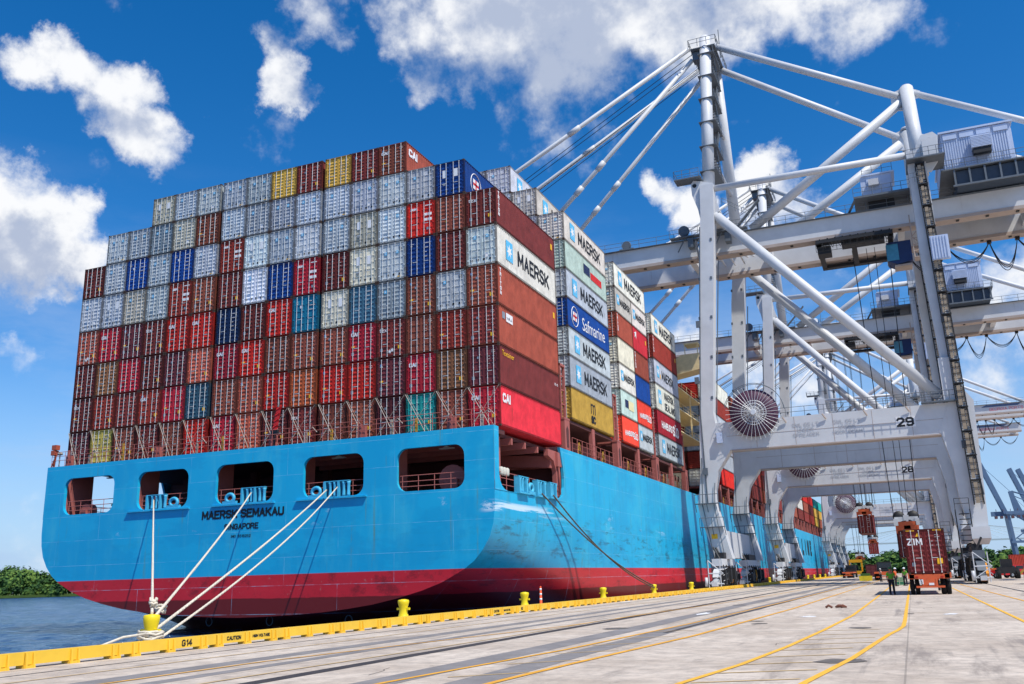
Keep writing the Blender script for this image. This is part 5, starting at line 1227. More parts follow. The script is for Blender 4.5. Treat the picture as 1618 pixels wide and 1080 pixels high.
# ---------------------------------------------------------------- trailer with the ZIM container
def tyre(b, x, y, z, r, w): b.lathe((x, y, z), [(r*.55, -w/2), (r*.92, -w/2), (r, -w*.36), (r, w*.36), (r*.92, w/2), (r*.55, w/2)], 20, 'x')
def wheel(e, x, y, r=.5, w=.28, rim=None):
    b = MB(); tyre(b, 0, 0, 0, r, w); o = b.build('wheel', M_TYRE, None); o.parent = e; o.location = (x, y, r)
    b = MB(); b.lathe((0, 0, 0), [(r*.5, -w/2-.01), (r*.2, -w/2-.03), (r*.2, w/2+.03), (r*.5, w/2+.01)], 14, 'x'); q = b.build('rim', rim or M_GREYST, None); q.parent = o; return o
tr = thing('container_trailer', 'orange yard trailer chassis with twin rear wheels under the ZIM container', 'trailer', (25.66, 9.6, 0))
b = MB(); b.box(-1.2, 0, 1.0, 1.2, .22, 1.28)
for sx in (-.55, .4): b.box(sx, .05, .9, sx+.16, 12.4, 1.24)
b.box(-1.28, .0, 1.02, -.9, .5, 1.38); b.box(.9, 0, 1.02, 1.30, .5, 1.38)
for yy in (1, 2.6, 4.4, 7, 9.5, 12): b.box(-1.15, yy, 1.0, 1.15, yy+.15, 1.2)
b.box(-1.2, 12.2, 1.0, 1.2, 12.5, 1.28); b.build('chassis_frame', M_OR, tr, origin=(0, 0, 0))
b = MB(); b.box(-.85, -.08, .44, .85, .02, .56); b.box(-.5, -.04, .56, -.38, .04, 1.0); b.box(.33, -.04, .56, .45, .04, 1.0); b.box(-.38, -.02, .58, .33, .03, 1.0); b.build('rear_bumper', M_OR, tr, origin=(0, 0, 0))
b = MB(); b.box(-.62, -.075, .66, -.40, -.045, .96); b.mi(1); b.box(-.08, -.07, .60, .22, -.035, .74); b.build('licence_panel', [M_WHITE, M_WHITE], tr, origin=(0, 0, 0))
put_text('LHTZ', .15, M_BLACK, (-.51, -.08, .81), '-y', tr, .004).rotation_euler = (math.pi/2, math.pi/2, 0)
for sx in (-1, 1):
    b = MB(); b.box(sx*.75-.08, -.05, 1.08, sx*.75+.08, -.002, 1.16); b.build('tail_light', mat('tail_light_red', (.7, .06, .05), rough=.3), tr, origin=(0, 0, 0))
    for yy in (.95, 2.3):
        for k in (.78, 1.08): wheel(tr, sx*k, yy, .5, .27)
b = MB(); [b.tube([(-1.1, yy, .5), (1.1, yy, .5)], .08, 8) for yy in (.95, 2.3)]; b.build('axle', M_BLKM, tr, origin=(0, 0, 0))
b = MB(); [b.box(sx-.08, 9.8, 0.05, sx+.08, 9.96, 1.0) for sx in (-.7, .7)]; b.build('landing_leg', M_BLKM, tr, origin=(0, 0, 0))
zc = container(25.66, 9.6, 1.29, 'k', 'big reddish brown container lettered ZIM on the orange trailer', h=2.87, style=False, marks=0)
for o in kids(zc):
    if o.name.startswith('body') or o.name.startswith('door'):
        if not o.name.startswith('door_m'): o.color = lin((.46, .17, .17))+(1,)
    if o.name.startswith('door_markings'): o.data = cached(('mk', 1), lambda: marks_mesh(1))
d = [o for o in kids(zc) if o.name.startswith('door') and not o.name.startswith('door_m')]
put_text('ZIM', .60, M_WHITE, (-.62, .004, 2.05), '-y', d[0], .008, 1.1)
b = MB(); b.prism([(-.52, 2.38), (-.26, 2.38), (-.39, 2.62)], -.0, .02); b.mi(0)
b.build('warning_triangle', M_YEL, d[0], origin=(0, 0, 0)); b = MB(); b.box(.6, -.0, .65, .92, .025, .98); b.build('yellow_placard', M_YEL, d[1], origin=(0, 0, 0))
b = MB()
for i in range(7):
    for sx in (-1.05, .55): b.box(sx+i*.075, -.012, 2.72, sx+i*.075+.04, 0.0, 2.80)
b.build('hazard_stripes', M_YEL, zc, origin=(0, 0, 0))
# ---------------------------------------------------------------- people
M_SKIN = mat('skin', (.62, .42, .32), rough=.6); M_VEST = mat('hi_vis_green', (.35, .62, .12), rough=.7); M_TROU = mat('dark_trousers', (.07, .09, .14), rough=.9); M_VESTO = mat('hi_vis_orange', (.88, .36, .14), rough=.7); M_VESTP = mat('hi_vis_pale', (.85, .62, .55), rough=.7)
M_HATW = mat('hard_hat_white', (.85, .87, .88), rough=.35); M_HATG = mat('hard_hat_green', (.2, .42, .2), rough=.35)
def skin(name, V, E, Rr, m_, parent, lv=2):
    me = bpy.data.meshes.new(name); me.from_pydata(V, E, []); me.materials.append(m_); o = link(name, me, parent)
    md = o.modifiers.new('s', 'SKIN'); 
    for i, s in enumerate(me.skin_vertices[0].data): s.radius = (Rr[i][0], Rr[i][1]) if isinstance(Rr[i], tuple) else (Rr[i], Rr[i]); s.use_root = (i == 0)
    md.use_smooth_shade = True; sb = o.modifiers.new('d', 'SUBSURF'); sb.levels = lv; sb.render_levels = lv; return o
def person(x, y, label, rz=0, vest=None, hat=None, arms=0, s=1.0, group='dock workers'):
    e = thing('person', label, 'person', (x, y, 0), group, rz); e.scale = (s, s, s)
    V = [(0, 0, .95), (0, .01, 1.15), (0, .01, 1.36), (0, 0, 1.50), (0, -.02, 1.62), (0, -.02, 1.72),
         (-.10, 0, .90), (-.12, -.02, .50), (-.13, .02, .09), (-.14, -.12, .04), (.10, 0, .90), (.12, .03, .50), (.13, .04, .09), (.15, -.09, .04),
         (-.19, .01, 1.42), (-.25, .03, 1.15), (-.23, -.10+arms, .93+arms*.5), (-.22, -.14+arms, .84+arms*.5), (.19, .01, 1.42), (.25, .03, 1.15), (.24, -.12, .95), (.23, -.16, .87)]
    E = [(0, 1), (1, 2), (2, 3), (3, 4), (4, 5), (0, 6), (6, 7), (7, 8), (8, 9), (0, 10), (10, 11), (11, 12), (12, 13), (2, 14), (14, 15), (15, 16), (16, 17), (2, 18), (18, 19), (19, 20), (20, 21)]
    Rr = [(.15, .11), (.14, .10), (.16, .11), .055, .09, .08, .09, .065, .045, .04, .09, .065, .045, .04, .06, .045, .035, .04, .06, .045, .035, .04]
    skin('body', V, E, Rr, M_SKIN, e)
    skin('trousers', [V[0], V[6], V[7], (V[8][0], V[8][1], .08), V[10], V[11], (V[12][0], V[12][1], .08)], [(0, 1), (1, 2), (2, 3), (0, 4), (4, 5), (5, 6)], [(.165, .125), .105, .085, .075, .105, .085, .075], M_TROU, e)
    skin('vest', [(0, 0, .98), V[1], V[2], (-.18, .01, 1.42), (.18, .01, 1.42), (-.25, .03, 1.2), (.25, .03, 1.2)], [(0, 1), (1, 2), (2, 3), (2, 4), (3, 5), (4, 6)], [(.17, .13), (.165, .125), (.18, .13), .08, .08, .065, .065], vest or M_VEST, e)
    b = MB(); b.lathe((0, -.02, 1.68), [(.135, 0), (.125, .03), (.115, .08), (.07, .12), (.01, .135)], 14); b.box(-.09, -.19, 1.675, .09, -.1, 1.69); b.build('hard_hat', hat or M_HATW, e, origin=(0, 0, 0))
    for sx in (-1, 1):
        b = MB(); b.box(sx*.13-.05, -.17, 0, sx*.13+.05, .07, .09); b.build('boot', M_TYRE, e, origin=(0, 0, 0))
    return e
person(23.3, 11.2, 'dock worker in green vest and dark trousers standing left of the trailer', .2, M_VEST, M_HATG)
person(23.05, 45, 'worker in orange vest and white hard hat behind the green vested one', 1.2, M_VESTO)
person(23.9, 47, 'worker in bright green jacket beside the green crate', -.6, M_VEST)
person(20.4, 88, 'worker in pale trousers beside the flatbed trailer', 2.2, M_VESTP)
# ---------------------------------------------------------------- vehicles
def car_profile(e, P, w, m_, glass):
    b = MB(); b.prism(P, -w/2, w/2, 'x'); b.build('body', m_, e, origin=(0, 0, 0))
M_CARR = mat('vehicle_red', (.75, .06, .09), rough=.3, coat=.4, var=.04); M_CARW = mat('vehicle_white', (.82, .85, .86), rough=.3, coat=.4, var=.04); M_CARD = mat('vehicle_dark', (.16, .17, .18), rough=.4)
def suv(x, y, label, m_low, m_top, rz=0, L=4.9, cat='truck', grp='parked vehicles'):
    e = thing('pickup_truck', label, cat, (x, y, 0), grp, rz)
    h = L/2; w = 1.9
    b = MB(); b.prism([(-h, .42), (h, .42), (h, 1.0), (h-1.25, 1.12), (-h, 1.12)], -w/2, w/2, 'x'); b.build('body', m_low, e, origin=(0, 0, 0))
    b = MB(); b.prism([(-h+.05, 1.125), (h-1.5, 1.125), (h-2.1, 1.78), (-h+.25, 1.82)], -w/2+.1, w/2-.1, 'x'); b.build('cabin', m_top, e, origin=(0, 0, 0))
    for sx in (-1, 1):
        for a, c in ((-h+.35, -h+1.5), (-h+1.65, h-2.25)):
            b = MB(); b.box(sx*(w/2-.1)-.012, a, 1.22, sx*(w/2-.1)+.012, c, 1.68); b.build('window', M_GLASS, e, origin=(0, 0, 0))
        b = MB(); b.box(sx*.7-.14, -h-.02, .8, sx*.7+.14, -h-.002, .98); b.build('tail_light', mat('tail_light_red'), e, origin=(0, 0, 0))
        b = MB(); b.box(sx*.7-.16, h+.002, .72, sx*.7+.16, h+.02, .92); b.build('headlight', M_HATW, e, origin=(0, 0, 0))
    b = MB(); b.box(-.65, -h+.03, 1.22, .65, -h+.12, 1.7); b.build('rear_window', M_GLASS, e, origin=(0, 0, 0))
    b = MB(); b.box(-w/2, -h-.1, .45, w/2, -h-.01, .62); b.build('bumper', M_DKG, e, origin=(0, 0, 0))
    for sx in (-1, 1):
        for yy in (-h+.95, h-.95): wheel(e, sx*(w/2-.1), yy, .4, .26)
    return e
suv(33.9, 92, 'red pickup truck with white cab top parked beyond the crane', M_CARR, M_CARW, R(-90))
suv(38.9, 97, 'red truck parked behind the dark loader at the right', M_CARR, M_CARR, R(-70))
suv(35.3, 43.5, 'dark muddy off road vehicle cut by the right edge', M_CARD, M_CARD, R(-8), 4.2, 'jeep')
def flatbed(x, y, label, rz, boxc=None, lab2=None):
    e = thing('yard_trailer', label, 'trailer', (x, y, 0), 'distant yard trailers', rz)
    b = MB(); b.box(-1.2, 0, 1.05, 1.2, 12.3, 1.3); b.box(-.5, 0, .8, .5, 12.3, 1.05); b.box(-.95, -.06, .45, .95, .04, .6); b.build('chassis_frame', M_OR, e, origin=(0, 0, 0))
    for sx in (-1, 1):
        for yy in (1.0, 2.3): wheel(e, sx*.95, yy, .5, .5)
    t = MB(); t.box(-1.15, 13.2, .9, 1.15, 15.6, 2.9); t.box(-.9, 12, .7, .9, 16.4, 1.1); t.build('tractor_cab', M_CARD, e, origin=(0, 0, 0))
    g = MB(); g.box(-1.0, 13.15, 1.9, 1.0, 13.19, 2.7); g.build('cab_window', M_GLASS, e, origin=(0, 0, 0))
    for sx in (-1, 1): wheel(e, sx*1.0, 15.8, .5, .4)
    return e
flatbed(20.3, 101, 'empty orange flatbed trailer under the second crane', 0)
flatbed(11.2, 168, 'distant empty trailer in front of the yellow lift truck', 0)
e = flatbed(49, 158, 'distant trailer carrying a red container at the right', R(90))
container(43, 158, 1.3, 'k', 'distant red container on a trailer beyond the pickup', rz=R(-90), h=2.6, bars=False, group='distant containers on trailers')
container(57, 175, 1.3, 'a', 'distant rust red container far right beyond the vehicles', rz=R(-90), h=2.6, bars=False, group='distant containers on trailers')
container(15.6, 184, .02, 'p', 'dark container standing beside the yellow lift truck', h=2.9, bars=False, group='distant containers on trailers')
lt = thing('lift_truck', 'yellow container lift truck beyond the second crane', 'lift truck', (11.9, 185, 0))
b = MB(); b.box(-1.5, 0, .6, 1.5, 4.5, 1.5); b.box(-1.2, .2, 1.5, -.2, 1.8, 1.9); b.build('body', mat('lift_truck_yellow', (.85, .62, .08), rough=.5), lt, origin=(0, 0, 0))
b = MB()
for sx in (-1.5, 1.3): b.box(sx, 4.6, .5, sx+.35, 5.0, 4.2)
b.box(-1.5, 4.55, 3.5, 1.65, 4.95, 4.2); b.build('mast', MATS['lift_truck_yellow'], lt, origin=(0, 0, 0))
b = MB(); b.box(-.7, 1.9, 1.52, .7, 3.4, 2.9); b.build('cab', M_GLASS, lt, origin=(0, 0, 0))
for sx in (-1, 1):
    for yy in (.8, 3.8): wheel(lt, sx*1.4, yy, .65, .5)
lo = thing('wheel_loader', 'dark loader with big tyres beside the red pickup', 'loader', (36.6, 88, 0))
b = MB(); b.box(-1.2, -1.4, .7, 1.2, 1.4, 1.5); b.box(-.7, -.6, 1.5, .7, .8, 2.6); b.build('body', M_BLKM, lo, origin=(0, 0, 0))
b = MB(); b.bar((.6, 1.2, 1.2), (1.6, 2.4, .5), .25, .3); b.bar((1.6, 2.4, .5), (2.4, 2.4, 1.2), .25, .3); b.build('lift_arm', mat('ochre_paint'), lo, origin=(0, 0, 0))
for sx in (-1, 1):
    for yy in (-1, 1): wheel(lo, sx*1.15, yy, .62, .5)
# ---------------------------------------------------------------- small quay things
e = thing('crate', 'green slatted crate on the quay beside the workers', 'crate', (23.3, 50, 0))
b = MB(); [b.box(-.55, -.5, .06+i*.2, .55, .5, .2+i*.2) for i in range(4)]; b.build('slatted_side', mat('crate_green', (.13, .50, .30)), e, origin=(0, 0, 0))
b = MB(); [b.box(sx-.04, -.54, 0, sx+.04, .54, .9) for sx in (-.5, 0, .5)]; b.build('corner_batten', mat('crate_batten', (.6, .65, .55)), e, origin=(0, 0, 0))
e = thing('gearbox_bin', 'yellow bin with a dark lid on the quay under the second crane', 'bin', (17.8, 101, 0))
b = MB(); b.prism([(-.9, 0), (.9, 0), (1.0, .75), (-1.0, .75)], -.6, .6); b.build('tub', mat('bin_yellow', (.80, .72, .12)), e, origin=(0, 0, 0))
b = MB(); b.box(-.7, -.45, .755, .7, .45, 1.15); b.build('lid', mat('bin_lid_green', (.2, .35, .12)), e, origin=(0, 0, 0))
M_BOL = mat('bollard_yellow', (.90, .80, .06), rough=.45, dirt=.12, dirtcol=(.5, .45, .1), var=.08)
def bollard(x, y, label, big=False, grp='yellow mooring bollards'):
    b = MB()
    if big:
        b.lathe((0, 0, 0), [(.27, 0), (.25, .05), (.18, .22), (.17, .40), (.21, .55), (.245, .72), (.25, .84), (.22, .88), (.07, .90)], 22)
        b.box(-.36, -.06, .36, .36, .06, .46)
    else:
        b.lathe((0, 0, 0), [(.32, 0), (.26, .08), (.20, .3), (.19, .5), (.24, .66), (.27, .78), (.25, .86), (.08, .90)], 18); b.box(-.32, -.07, .42, .32, .07, .52)
    o = b.build('mooring_bollard', M_BOL); o.location = (x, y, 0); tag(o, label, 'bollard', grp); return o
bollard(2.8, -34, 'nearest yellow bollard with pale ropes wound round its foot', True)
bb = [(-18.3, 'bare yellow bollard second from the left along the quay edge'), (-3.5, 'yellow bollard beside the striped traffic cone'), (12.3, 'yellow bollard just right of the striped traffic cone and its neighbour'), (27.6, 'yellow bollard where the dark ropes are made fast'), (43.4, 'yellow bollard just before the nearest crane leg')]
for y, l in bb: bollard(2.8, y, l)
b0 = bollard(2.8, 88, 'distant yellow bollard at the quay edge beyond the nearest crane', grp='distant yellow bollards')
for y in (103.5, 119, 134, 149.5, 165, 180, 195, 211, 226, 241, 257, 273):
    c = b0.copy(); COL.objects.link(c); c.location = (2.8, y, 0)
e = thing('traffic_cone', 'tall orange and white striped delineator post on the quay edge', 'cone', (3.0, -1.3, 0))
b = MB(); b.lathe((0, 0, 0), [(.20, 0), (.20, .06), (.09, .08), (.06, 1.15), (.04, 1.2)], 12); b.build('post', mat('cone_orange', (.92, .32, .10)), e, origin=(0, 0, 0))
b = MB(); [b.lathe((0, 0, z), [(r, 0), (r-.004, .12)], 12) for z, r in ((.35, .085), (.65, .077), (.95, .070))]; b.build('reflective_band', M_WHITE, e, origin=(0, 0, 0))
b = MB(); rnd = random.Random(2)
for i in range(7):
    x0 = rnd.uniform(-.35, .35); b.tube([(x0, 0, .06), (x0+.1, .1, .14), (x0+.25, .05, .05)], .05, 6)
o = b.build('rag_heap', mat('brown_rag', (.45, .28, .22), rough=.95)); o.location = (21.2, -11.6, 0); tag(o, 'small heap of brown debris lying on the open quay', 'debris')
# the low yellow guard beam along the crane rail
M_KERB = mat('guard_beam_yellow', (.93, .75, .22), rough=.55, dirt=.12, dirtcol=(.45, .33, .15), var=.08, scale=1.5, streak=True)
gb = thing('guard_beam', 'low yellow steel guard beam beside the crane rail', 'guard rail', (6.0, 0, 0), 'yellow guard beam lengths along the quay')
b = MB(); b.box(-.09, 0, .075, .09, 6.33, .35); b.build('beam', M_KERB, gb, origin=(0, 0, 0))
for k in range(2):
    b = MB()
    for p in (0.0, 1.24, 2.5):
        for q in (0, .20): b.prism([(-.16, 0), (.16, 0), (.13, .33), (-.13, .33)], k*3.17+p+q, k*3.17+p+q+.045)
        b.box(-.14, k*3.17+p-.02, 0, .14, k*3.17+p+.27, .06)
    b.build('stiffener', M_KERB, gb, origin=(0, 0, 0))
b = MB(); b.box(-.15, 0, .01, .15, 6.38, .04); b.build('shadow_gap', M_BLKM, gb, origin=(0, 0, 0)) if False else None
gb.location = (6.0, -60.22, 0)
y = -60.22+6.34; GB = [gb]
while y < 262: GB.append(copy_tree(gb, None, Vector((6.0, y, 0)))); y += 6.34
def beam_text(s, y, size):
    i = int((y+60.22)//6.34); o = put_text(s, size, M_BLACK, (.094, y-GB[i].location.y, .205), '+x', GB[i], .006); GB[i]['label'] = 'length of yellow guard beam lettered %s' % {'G14': 'G14', 'CAUTION': 'CAUTION and HIGH VOLTAGE, nearer one', 'HIGH VOLTAGE': 'CAUTION and HIGH VOLTAGE, nearer one'}.get(s, s); return i
i = beam_text('G14', -36.05, .25); j = beam_text('CAUTION', -34.1, .16); k = beam_text('HIGH VOLTAGE', -32.84, .125)
GB[i]['label'] = 'length of yellow guard beam lettered G14, CAUTION'; GB[k]['label'] = 'length of yellow guard beam lettered HIGH VOLTAGE, nearest bollard' if k != i else 'length of yellow guard beam lettered G14, CAUTION, HIGH VOLTAGE'
a1 = beam_text('CAUTION', -15.09, .16); a2 = beam_text('HIGH VOLTAGE', -13.83, .125); a3 = beam_text('80', -11.9, .2)
GB[a1]['label'] = 'second length of yellow beam lettered CAUTION, right of the bare bollard'
if a3 != a1: GB[a3]['label'] = 'length of yellow guard beam lettered 80'
# ---------------------------------------------------------------- quay, markings, water
def concrete():
    m = bpy.data.materials.new('quay_concrete'); m.use_nodes = True; nt = m.node_tree; N = nt.nodes; L = nt.links; b = N['Principled BSDF']
    geo = N.new('ShaderNodeNewGeometry'); pos = geo.outputs['Position']
    def mp(s, r=0):
        q = N.new('ShaderNodeMapping'); q.inputs['Scale'].default_value = s; q.inputs['Rotation'].default_value = (0, 0, r); L.new(pos, q.inputs['Vector']); return q.outputs[0]
    def noise(sc, det=8, vec=None, rough=.65):
        n = N.new('ShaderNodeTexNoise'); n.inputs['Scale'].default_value = sc; n.inputs['Detail'].default_value = det; n.inputs['Roughness'].default_value = rough; L.new(vec or pos, n.inputs['Vector']); return n.outputs['Fac']
    def ramp(v, a, c, lo=0., hi=1.):
        r = N.new('ShaderNodeMapRange'); r.interpolation_type = 'SMOOTHSTEP'; r.inputs['From Min'].default_value = a; r.inputs['From Max'].default_value = c; r.inputs['To Min'].default_value = lo; r.inputs['To Max'].default_value = hi; L.new(v, r.inputs['Value']); return r.outputs[0]
    def mix(f, a, c):
        x = N.new('ShaderNodeMix'); x.data_type = 'RGBA'; L.new(f, x.inputs['Factor'])
        for s_, v in (('A', a), ('B', c)):
            if isinstance(v, tuple): x.inputs[s_].default_value = v+(1,)
            else: L.new(v, x.inputs[s_])
        return x.outputs['Result']
    col = mix(ramp(noise(.28, 9), .35, .65), lin((.73, .67, .605)), lin((.83, .775, .71)))
    col = mix(ramp(noise(2.2, 10, None, .75), .38, .66, 0, .6), col, lin((.55, .51, .47)))
    col = mix(ramp(noise(.55, 10, mp((1.6, .22, 1)), .72), .52, .70, 0, .75), col, lin((.50, .46, .43)))       # tyre dirt along the lane
    col = mix(ramp(noise(.35, 6, mp((2.2, .12, 1), .05), .6), .62, .70, 0, .5), col, lin((.38, .36, .36)))
    col = mix(ramp(noise(1.3, 8, mp((1, .6, 1)), .7), .62, .70, 0, .6), col, lin((.36, .33, .31)))           # oil
    col = mix(ramp(noise(.22, 7, None, .6), .60, .70, 0, .35), col, lin((.62, .55, .47)))
    br = N.new('ShaderNodeTexBrick'); br.offset = 0; br.inputs['Scale'].default_value = 1; br.inputs['Brick Width'].default_value = 6.1; br.inputs['Row Height'].default_value = 7.6; br.inputs['Mortar Size'].default_value = .018
    br.inputs['Color1'].default_value = (0, 0, 0, 1); br.inputs['Color2'].default_value = (0, 0, 0, 1); br.inputs['Mortar'].default_value = (1, 1, 1, 1); L.new(pos, br.inputs['Vector'])
    bm_ = N.new('ShaderNodeMath'); bm_.operation = 'MULTIPLY'; L.new(br.outputs['Color'], bm_.inputs[0]); bm_.inputs[1].default_value = .4
    col = mix(bm_.outputs[0], col, lin((.36, .34, .32)))
    L.new(col, b.inputs['Base Color']); b.inputs['Roughness'].default_value = .85; b.inputs['Specular IOR Level'].default_value = .25
    bp = N.new('ShaderNodeBump'); bp.inputs['Strength'].default_value = .35; bp.inputs['Distance'].default_value = .01; L.new(noise(14, 6), bp.inputs['Height']); L.new(bp.outputs[0], b.inputs['Normal'])
    return m
M_CONC = concrete()
QX0 = 1.35
b = MB(); b.face([(QX0, -200, 0), (1500, -200, 0), (1500, 340, 0), (QX0, 340, 0)]); b.face([(40, 340, 0), (1500, 340, 0), (1500, 1500, 0), (40, 1500, 0)]); kind(b.build('quay_pavement', M_CONC))
b = MB(); b.box(QX0+.002, -200, -9, QX0+3, 340, -.02); b.box(QX0-.14, -200, -.45, QX0, 340, -.012); b.box(4, 339.5, -9, 39.9, 340.6, -.02); kind(b.build('quay_wall', mat('quay_wall_concrete', (.42, .39, .35), rough=.9, dirt=.4, dirtcol=(.15, .13, .1), streak=True)))
b = MB(); 
for y in range(-55, 280, 16): b.box(QX0-.75, y, -2.2, QX0-.14, y+1.4, -.5)
tag(b.build('fender_row', M_BLKM), 'black rubber fenders along the quay wall face', 'fender'); bpy.data.objects['fender_row']['kind'] = 'structure'
M_ASPH = mat('dark_patch_asphalt', (.50, .48, .47), rough=.9, var=.25, scale=1.0, dirt=.55, dirtcol=(.66, .63, .59))
M_TRENCH = mat('rail_trench', (.23, .21, .21), rough=.8, var=.3, scale=2, dirt=.3, dirtcol=(.45, .35, .25))
M_YLINE = mat('worn_yellow_line', (.86, .62, .18), rough=.8, var=.2, scale=1.5, dirt=.35, dirtcol=(.70, .62, .48))
M_YNEW = mat('yellow_line', (.90, .68, .20), rough=.8, var=.15, scale=1.5, dirt=.25, dirtcol=(.70, .62, .48))
M_FAINT = mat('faded_yellow_line', (.78, .66, .46), rough=.85, var=.12, scale=2.5, dirt=.35, dirtcol=(.70, .67, .63))
M_WLINE = mat('white_paint_mark', (.86, .86, .86), rough=.8, dirt=.35, dirtcol=(.7, .68, .65), scale=4)
lay = [0.004]
def ribbon(name, P, w, m_, z=None):
    z = z if z is not None else lay[0]; lay[0] = .004+(lay[0]) % .012 if False else lay[0]
    b = MB(); n = len(P); L_, R_ = [], []
    for i, p in enumerate(P):
        a = Vector(P[max(i-1, 0)]); c = Vector(P[min(i+1, n-1)]); d = (c-a).normalized(); nn = Vector((-d.y, d.x)); q = Vector(p)
        L_.append((q.x+nn.x*w/2, q.y+nn.y*w/2, z)); R_.append((q.x-nn.x*w/2, q.y-nn.y*w/2, z))
    for i in range(n-1): b.face([R_[i], R_[i+1], L_[i+1], L_[i]])
    return kind(b.build(name, m_, fix=False))
def wob(x, y0, y1, a=.05, st=3.0, seed=1):
    r = random.Random(seed); P = []; y = y0
    while y < y1: P.append((x+r.uniform(-a, a), y)); y += st
    P.append((x, y1)); return P
ribbon('rail_groove', [(7.45, -120), (7.45, 335)], .10, M_TRENCH, .004)
ribbon('asphalt_strip', wob(10.45, -120, 285, .06, 4, 2), .62, M_ASPH, .004)
ribbon('asphalt_strip', wob(11.75, -120, 285, .05, 4, 3), .42, M_ASPH, .004)
ribbon('rail_groove', [(13.75, -120), (13.75, 335)], .40, M_TRENCH, .004)
ribbon('asphalt_strip', wob(16.1, -120, 285, .08, 4, 4), .80, M_ASPH, .004)
ribbon('asphalt_strip', wob(17.6, -120, 285, .07, 4, 5), .70, M_ASPH, .004)
ribbon('rail_groove', [(17.75, -29), (18.3, 100), (18.6, 335)], .16, M_TRENCH, .008)
ribbon('rail_groove', [(31.3, -120), (31.3, 335)], .22, M_BLKM, .004)
ribbon('crane_rail', [(4.7, -120), (4.7, 335)], .18, M_BLKM, .004)
ribbon('yellow_line', [(10.6, -60), (11.0, -39), (12.2, -31), (13.2, -24.8), (14.6, 5), (15.2, 60)], .10, M_YLINE, .012)
ribbon('yellow_line', [(8.6, -60), (8.9, -30), (9.1, 20), (9.2, 120)], .08, M_FAINT, .012)
ribbon('yellow_line', [(12.6, -60), (12.9, -41.8), (13.35, -31.0), (13.4, -10)], .08, M_FAINT, .012)
ribbon('yellow_line', [(16.0, -60), (16.2, -42.5), (16.9, -35.4), (17.4, -23.3), (17.8, 2), (18.1, 60), (18.2, 200)], .13, M_YLINE, .012)
ribbon('yellow_line', [(17.9, -60), (18.1, -42), (18.25, -39.2), (18.9, -30.3), (19.4, -11.6), (19.7, 40), (19.8, 200)], .15, M_YLINE, .012)
ribbon('yellow_line', [(20.6, -50), (21.15, -41.8), (21.55, -38.7), (21.88, -34.2), (22.15, -28), (22.43, -18.9), (22.5, 4.4), (22.5, 120)], .125, M_YNEW, .012)
ribbon('yellow_line', [(22.5, -52), (22.98, -41.5), (23.44, -37.1), (23.75, -32.7), (23.95, -30.0), (24.15, -28), (24.26, -26.2), (24.28, -23), (24.22, 120)], .125, M_YNEW, .012)
ribbon('yellow_line', [(27.62, -60), (27.65, -24), (27.58, 26), (27.5, 120)], .125, M_YNEW, .012)
ribbon('yellow_line', [(29.8, -40), (29.5, -5), (29.0, 38), (28.9, 120)], .14, M_YLINE, .012)
ribbon('expansion_joint', [(19.5, .5), (31.2, 3.4)], .12, M_ASPH, .008)
for i, y in enumerate([-46, -44.4, -42.8, -41.3, -39.8, -38.2, -36.6, -34.9, -33.2, -31.5, -29.8, -28]):
    t = (y+42)/20; xr = 22.9+.5*min(1, max(0, (y+42)/6))+(.35 if y > -34 else 0); xl = 21.1+.75*min(1, max(0, (y+42)/8))
    ribbon('hatch_line', [(xl+.12, y-.4), (xr-.1, y+.4)], .09, M_FAINT, .008)
for i, y in enumerate([-41, -38.5, -36, -33.5, -31, -28]): ribbon('hatch_line', [(16.9+i*.08, y-.5), (18.1+i*.08, y+.5)], .08, M_FAINT, .010)
for (x, y) in ((20.84, -19.4), (25.8, -18.4)):
    r = random.Random(int(x)); b = MB(); P = [(x+(.26+r.uniform(-.12, .1))*math.cos(k*.52), y+(.6+r.uniform(-.4, .2))*math.sin(k*.52), .008) for k in range(12)]; b.face(P); kind(b.build('white_paint_mark', M_WLINE))
for (x, y, sx, sy) in ((16.2, -16, .25, 1.4), (6.9, 4, .3, 1.0)):
    r = random.Random(int(x*3)); b = MB(); P = [(x+(sx+r.uniform(-.2, .1)*sx)*math.cos(k*.52), y+(sy+r.uniform(-.4, .2)*sy)*math.sin(k*.52), .016) for k in range(12)]; b.face(P); kind(b.build('white_paint_mark', M_WLINE))
# cracks and oil patches in the slabs
rnd = random.Random(77)
for i in range(26):
    x = rnd.uniform(7, 30); y = rnd.uniform(-50, 20); P = [(x, y)]; a = rnd.choice([0, 0, math.pi/2])+rnd.uniform(-.4, .4)
    for k in range(rnd.randint(3, 7)): x += math.cos(a)*rnd.uniform(.2, .5); y += math.sin(a)*rnd.uniform(.2, .5); a += rnd.uniform(-.5, .5); P.append((x, y))
    ribbon('slab_crack', P, .016, M_TRENCH, .0055+.0001*i)
for i in range(12):
    x = rnd.uniform(15, 30); y = rnd.uniform(-48, 10); r0 = rnd.uniform(.15, .5); b = MB()
    b.face([(x+r0*rnd.uniform(.6, 1.2)*math.cos(k*.63), y+r0*rnd.uniform(.6, 1.3)*math.sin(k*.63), .0088+.0002*i) for k in range(10)]); kind(b.build('oil_patch', mat('oil_stain', (.40, .37, .34), rough=.6, var=.3, dirt=.6, dirtcol=(.6, .56, .52), scale=3)))
